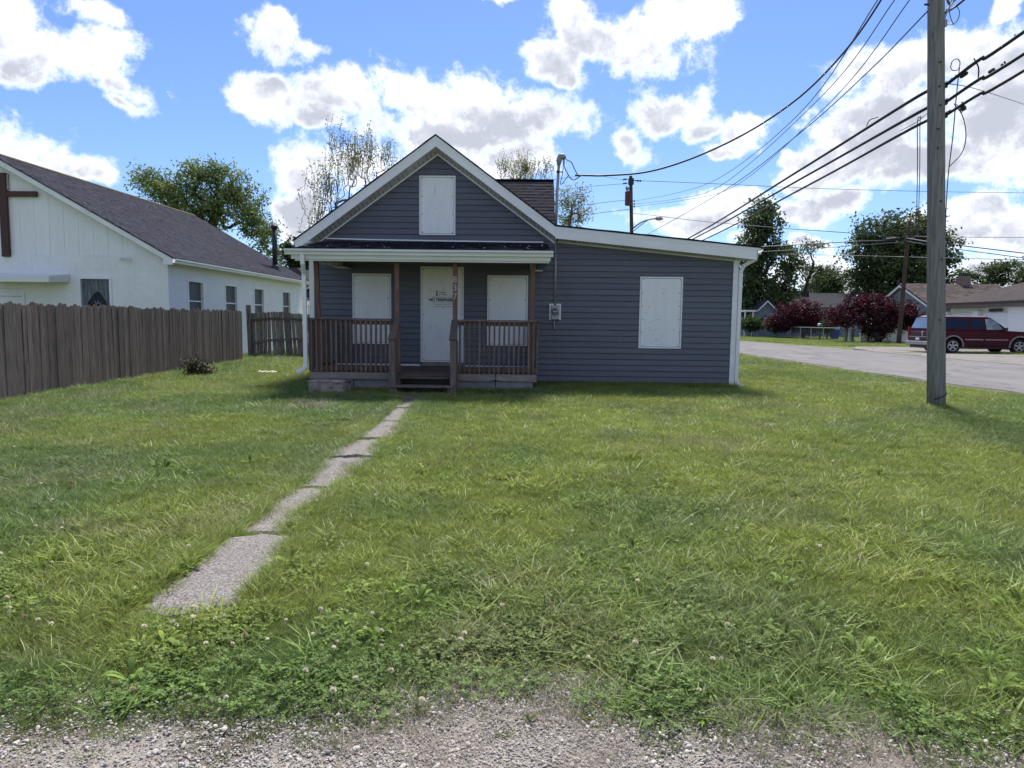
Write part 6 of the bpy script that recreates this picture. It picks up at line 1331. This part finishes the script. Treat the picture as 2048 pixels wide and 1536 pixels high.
path_c = lambda y: np.interp(y, [3.4, 4.7, 4.9, 6, 7.3, 9.3, 10.4, 12.3], [-1.80, -1.83, -1.91, -1.88, -1.91, -1.90, -1.96, -2.06]); path_w = lambda y: np.interp(y, [3.2, 3.5, 4.2, 4.7, 4.85, 5.5, 8, 11, 12.3], [0.24, 0.29, 0.26, 0.21, 0.135, 0.165, 0.185, 0.165, 0.15])
def free(x, y):
    """where plants can grow: not in the house, porch, steps, block, path, road or alley"""
    ok = ~((x > -4.86) & (x < 4.50) & (y > 15.44)) & ~((x > -4.36) & (x < 0.18) & (y > 13.70) & (y < 15.6)) & ~((x > -2.6) & (x < -1.4) & (y > 13.12) & (y < 13.8)) & ~((x > -4.22) & (x < -3.45) & (y > 13.26) & (y < 13.6))
    ok &= ~((np.abs(x - path_c(y)) < path_w(y) + (fbm(x, y, 0.35, 77) - 0.5) * 0.26) & (y > 3.36 + 0.75 * np.abs(x + 1.80) + 0.1 * (fbm(x, y, 0.3, 5) - 0.5)) & (y < 12.9))
    ok &= (x < ROADX(y) - 0.35 - 0.9 * (fbm(x, y, 0.9, 41) - 0.35)) & (y > alley_edge(x) + (vnoise(x, y, 0.12, 8) - 0.5) * 0.12)
    for i, (a, b, c, d) in enumerate(WORN): ok &= ~((((x - a) / c) ** 2 + ((y - b) / d) ** 2 < 1.1 * fbm(x, y, 0.3, 17) + 0.25) & (rng.random(len(x)) < (0.85, 0.75, 0.6, 0.5)[i]))
    ok &= ~((x < -10.9) & (y > 21))
    return ok
def area(n, x0, x1, y0, y1, fov=True):
    x, y = rng.uniform(x0, x1, n), rng.uniform(y0, y1, n)
    if fov: k = np.abs(x) < 0.80 * y + 1.4; x, y = x[k], y[k]
    k = free(x, y); return x[k], y[k]
def patch_colour(x, y):
    """colour of the turf: olive and straw patches, deeper green towards the left fence and the house wall"""
    A = np.array([0.250, 0.305, 0.074]); B = np.array([0.160, 0.232, 0.070]); C = np.array([0.300, 0.275, 0.150]); D = np.array([0.155, 0.200, 0.095])
    n1, n2, n3 = fbm(x, y, 2.2, 51), fbm(x, y, 0.8, 61), fbm(x, y, 1.6, 71)
    lush = smooth((n1 - 0.36) / 0.26)[:, None]; lush = np.clip(lush + np.interp(x, [-8, -3, 0, 4], [0.40, 0.2, -0.15, -0.25])[:, None] + np.interp(y, [2.5, 3.4, 5], [0.25, 0.1, 0])[:, None], 0, 1)
    c = A * (1 - lush) + B * lush
    dry = (smooth((n2 - 0.56) / 0.2) * smooth((n3 - 0.46) / 0.2))[:, None] * 0.45; c = c * (1 - dry) + C * dry
    cool = smooth((fbm(x, y, 1.1, 81) - 0.55) / 0.2)[:, None] * 0.5; c = c * (1 - cool) + D * cool
    return c * (0.82 + 0.36 * rng.random((len(x), 1))) * (0.85 + 0.3 * fbm(x, y, 0.5, 91))[:, None]
def put(name, fam, x, y, scl, label=None, **k):
    scatter(name, fam, np.stack([x, y, lawn_z(x, y) + k.pop('lift', 0.0)], 1), scl, patch_colour(x, y), label=label, **k)
near = lambda y: np.interp(y, [2.4, 5, 9, 14, 22, 40], [1, 0.95, 1.0, 1.2, 1.6, 2.3])
def layer(fam, dens, keep, base, var, name, label):
    """dens: list of (y0, y1, tufts per square metre)"""
    X, Y = [], []
    for y0, y1, d in dens:
        w = min(0.8 * y1 + 1.4, 10.6); x, y = area(int(d * 2 * w * (y1 - y0)), -w, w, y0, y1); X.append(x); Y.append(y)
    x, y = np.concatenate(X), np.concatenate(Y); k = rng.random(len(x)) < keep(x, y); x, y = x[k], y[k]
    put(name, fam, x, y, near(y) * base * rng.uniform(1 - var, 1 + var, len(x)), label); return len(x)
edge = lambda x, y: smooth((y - alley_edge(x)) / 0.9)
longp = lambda x, y: smooth((fbm(x, y, 1.7, 31) - 0.42) / 0.2)
count = {}
count['short'] = layer('short_grass', [(2.3, 4.5, 240), (4.5, 7, 230), (7, 11, 190), (11, 17, 130), (17, 26, 60), (26, 62, 18)], lambda x, y: 0.7 + 0.3 * edge(x, y), 1.0, 0.3, 'lawn_grass', 'short green lawn grass covering the whole front yard')
count['long'] = layer('long_grass', [(2.4, 4.5, 120), (4.5, 7, 110), (7, 11, 80), (11, 17, 48), (17, 26, 22), (26, 62, 5)], lambda x, y: (0.18 + 0.75 * longp(x, y)) * edge(x, y), 0.9, 0.35, 'unmown_grass', 'longer unmown tufts of grass in the front yard')
count['broad'] = layer('broad_grass', [(2.35, 4.5, 170), (4.5, 7, 95), (7, 11, 40), (11, 16, 12)], lambda x, y: np.clip(smooth((fbm(x, y, 0.9, 33) - 0.44) / 0.16) + 0.14, 0, 1) * np.interp(y, [2.5, 3.4, 5, 8], [0.8, 1, 0.8, 0.5]) * np.interp(x, [-4, -1.5, 0], [0.35, 0.5, 1]), 0.95, 0.35, 'crabgrass', 'clumps of broad-bladed crabgrass in the front yard')
count['clover'] = layer('clover_patch', [(2.4, 3.6, 150), (3.6, 6, 80), (6, 10, 26)], lambda x, y: np.clip(smooth((0.5 * fbm(x, y, 0.8, 35) + 0.5 * fbm(x, y, 0.28, 36) - np.interp(y, [2.5, 3.5, 4.6, 9], [0.44, 0.50, 0.57, 0.62])) / 0.10), 0, 1), 1.0, 0.3, 'clover', 'low patches of clover along the edge of the alley')
count['weed'] = layer('rosette_weed', [(2.4, 4.5, 40), (4.5, 8, 8), (8, 12, 2)], lambda x, y: smooth((fbm(x, y, 0.6, 37) - 0.40) / 0.2), 1.0, 0.35, 'plantain_weeds', 'broad-leaved plantain and dandelion weeds in the lawn')
count['straw'] = layer('straw_tuft', [(2.6, 6, 16), (6, 12, 8)], lambda x, y: smooth((fbm(x, y, 0.8, 61) - 0.54) / 0.2), 0.9, 0.3, 'dead_grass', 'dry straw-coloured blades lying in the lawn')
fl = lambda x, y: smooth((fbm(x, y, 0.7, 35) - 0.45) / 0.2) * np.interp(y, [2.6, 3.0, 4.2, 5.5, 9], [0.7, 1, 0.75, 0.35, 0.12]) * np.interp(x, [-3, -1, 0, 1.5, 3], [1, 0.7, 0.3, 0.9, 1])
count['flower'] = layer('clover_flower', [(2.4, 4.0, 42), (4.0, 7, 13), (7, 12, 4)], fl, 1.0, 0.25, 'clover_flowers', 'small white clover flower heads in the lawn')
count['stalk'] = layer('seed_stalk', [(3.2, 12, 1.6)], lambda x, y: smooth((fbm(x, y, 2.0, 39) - 0.4) / 0.2), 1.0, 0.3, 'seed_stalks', 'thin dark seed stalks standing above the lawn')
# taller growth against the walls, the fence foot, the pole and the slab edges
X, Y, S = [], [], []
def strip(n, f, s0, s1):
    for _ in range(n): x, y = f(); X.append(x); Y.append(y); S.append(rnd.uniform(s0, s1))
strip(420, lambda: (rnd.uniform(0.2, 4.5), 15.42 - abs(rnd.gauss(0, 0.12))), 0.9, 1.7)
strip(260, lambda: (rnd.uniform(-4.5, -2.75), 13.66 - abs(rnd.gauss(0, 0.10))), 0.7, 1.3); strip(260, lambda: (rnd.uniform(-1.35, 0.2), 13.66 - abs(rnd.gauss(0, 0.12))), 0.8, 1.6)
strip(120, lambda: (rnd.uniform(-2.6, -1.3), 13.0 - abs(rnd.gauss(0, 0.15))), 0.5, 0.9)
def alongfence(): t = rnd.random(); p = fa + fd_ * fl_ * t + fn * abs(rnd.gauss(0.05, 0.10)); return p[0], p[1]
strip(900, alongfence, 0.8, 1.7)
strip(120, lambda: (PB[0] + rnd.gauss(0, 0.22), PB[1] + rnd.gauss(0, 0.2)), 0.6, 1.1)
strip(260, lambda: (rnd.uniform(-9.8, -4.6), 24.6 + rnd.gauss(0, 0.2)), 1.0, 1.8)
def slabedge(): y = rnd.uniform(3.6, 12.2); sd = rnd.choice((-1, 1)); return float(path_c(y)) + sd * (float(path_w(y)) + 0.01 + abs(rnd.gauss(0, 0.06))), y
strip(1300, slabedge, 0.5, 1.15)
def joint(): s = rnd.choice(SLABS[1:]); y = s[0] - 0.045 + rnd.gauss(0, 0.03); return rnd.uniform(s[2] - 0.02, s[3] + 0.02), y
strip(620, joint, 0.25, 0.5)
x, y = np.array(X), np.array(Y); put('edge_grass', 'long_grass', x, y, np.array(S), 'taller grass left along the walls, fence foot and path edges')
# the verge across the street
x, y = [], []
for _ in range(9000):
    a, b = rnd.uniform(16.6, 34), rnd.uniform(38, 72)
    if a > float(np.interp(b, [38, 44.5, 46, 52, 58, 80], [22, 20.6, 19.0, 17.8, 16.9, 16.8])) + rnd.gauss(0, 0.35) and not (b < 44.6 and a > 20.0): x.append(a); y.append(b)
x, y = np.array(x), np.array(y); put('verge_grass', 'short_grass', x, y, rng.uniform(1.8, 3.0, len(x)), 'grass of the verge and yard across the road')
x, y = rng.uniform(21.3, 30, 900), 35.6 + rng.normal(0, 0.35, 900); put('weedy_strip', 'long_grass', x, y, rng.uniform(0.7, 1.5, len(x)), 'weeds growing round the wheels of the parked car', lift=0.04)
# gravel of the alley
n = 100000; x = rng.uniform(-3.6, 3.6, n); y = rng.uniform(1.7, 3.0, n)
k = (y < alley_edge(x) + 0.13 + rng.normal(0, 0.07, n)) & (np.abs(x) < 0.8 * y + 0.5) & (rng.random(n) < 0.5 + 0.6 * smooth((fbm(x, y, 0.7, 95) - 0.36) / 0.2)); x, y = x[k], y[k]
s = np.clip(rng.lognormal(-5.5, 0.46, len(x)), 0.0024, 0.018)
scatter('gravel_stones', 'stone_chip', np.stack([x, y, gz(x, y) + 0.018 + s * 0.1], 1), s, label='pale crushed limestone of the alley', flat=True)
n = 3000; x = rng.uniform(-3.2, 3.2, n); y = rng.uniform(2.0, 3.0, n); k = (y < alley_edge(x) + 0.12) & (rng.random(n) < smooth((fbm(x, y, 0.6, 97) - 0.46) / 0.16)); x, y = x[k], y[k]
scatter('straw', 'straw_tuft', np.stack([x, y, gz(x, y) + 0.012], 1), rng.uniform(0.25, 0.6, len(x)), label='dry straw lying on the alley gravel', tilt=0.25)
wx = np.array([-0.42, 0.02, 0.22, 0.55, 0.95, -0.08, 0.45, -1.1, 0.85, 1.25]); wy = np.array([2.58, 2.56, 2.60, 2.42, 2.46, 2.46, 2.44, 2.46, 2.40, 2.42])
scatter('alley_weeds', 'rosette_weed', np.stack([wx, wy, gz(wx, wy) + 0.015], 1), np.array([.8, .6, .8, .5, .8, .5, .4, .5, .5, .6]), np.tile([[0.10, 0.12, 0.045]], (10, 1)), label='flat rosette weeds growing in the alley gravel')
n = 260; x = rng.uniform(-2.6, 2.6, n); y = alley_edge(x) - np.abs(rng.normal(0, 0.10, n)); scatter('alley_grass', 'short_grass', np.stack([x, y, gz(x, y) + 0.012], 1), rng.uniform(0.3, 0.7, n), patch_colour(x, y) * np.array([1.1, 0.95, 1.0]), label='sparse grass shoots at the edge of the gravel')

# ---------------------------------------------------------------- small things on the lawn
p = gnd(535, 750); lt = MB(); 
for k in range(9):
    a, b = p[0] - 0.22 + k * 0.05, p[1] + rnd.uniform(-0.04, 0.04); w = rnd.uniform(0.04, 0.07); z = p[2] + 0.05 + (0.02 if k % 3 else 0.035)
    lt.add([(a, b - w, z), (a + 0.055, b - w * 0.8, z + 0.012), (a + 0.05, b + w, z + 0.03), (a - 0.005, b + w * 0.8, z + 0.02), (a, b - w, z - 0.006), (a + 0.055, b - w * 0.8, z + 0.006), (a + 0.05, b + w, z + 0.024), (a - 0.005, b + w * 0.8, z + 0.014)], [(0, 1, 2, 3), (7, 6, 5, 4), (0, 4, 5, 1), (1, 5, 6, 2), (2, 6, 7, 3), (3, 7, 4, 0)])
lt.obj('scrap', 'fence_pale' if False else pmat('pale_scrap', (0.62, 0.58, 0.46), (0.45, 0.40, 0.30), 12.0, 0.8), None, 'pale crumpled scrap lying on the grass between fence and porch', 'scrap', org=tuple(p))
p = gnd(628, 818); n = 60; x, y = p[0] + rng.normal(0, 0.17, n), p[1] + rng.normal(0, 0.12, n)
scatter('dead_clump', 'straw_tuft', np.stack([x, y, lawn_z(x, y) + 0.03], 1), rng.uniform(0.5, 0.9, n), label='heap of dead grass clippings in front of the step block', tilt=0.4)
print('plants', count)
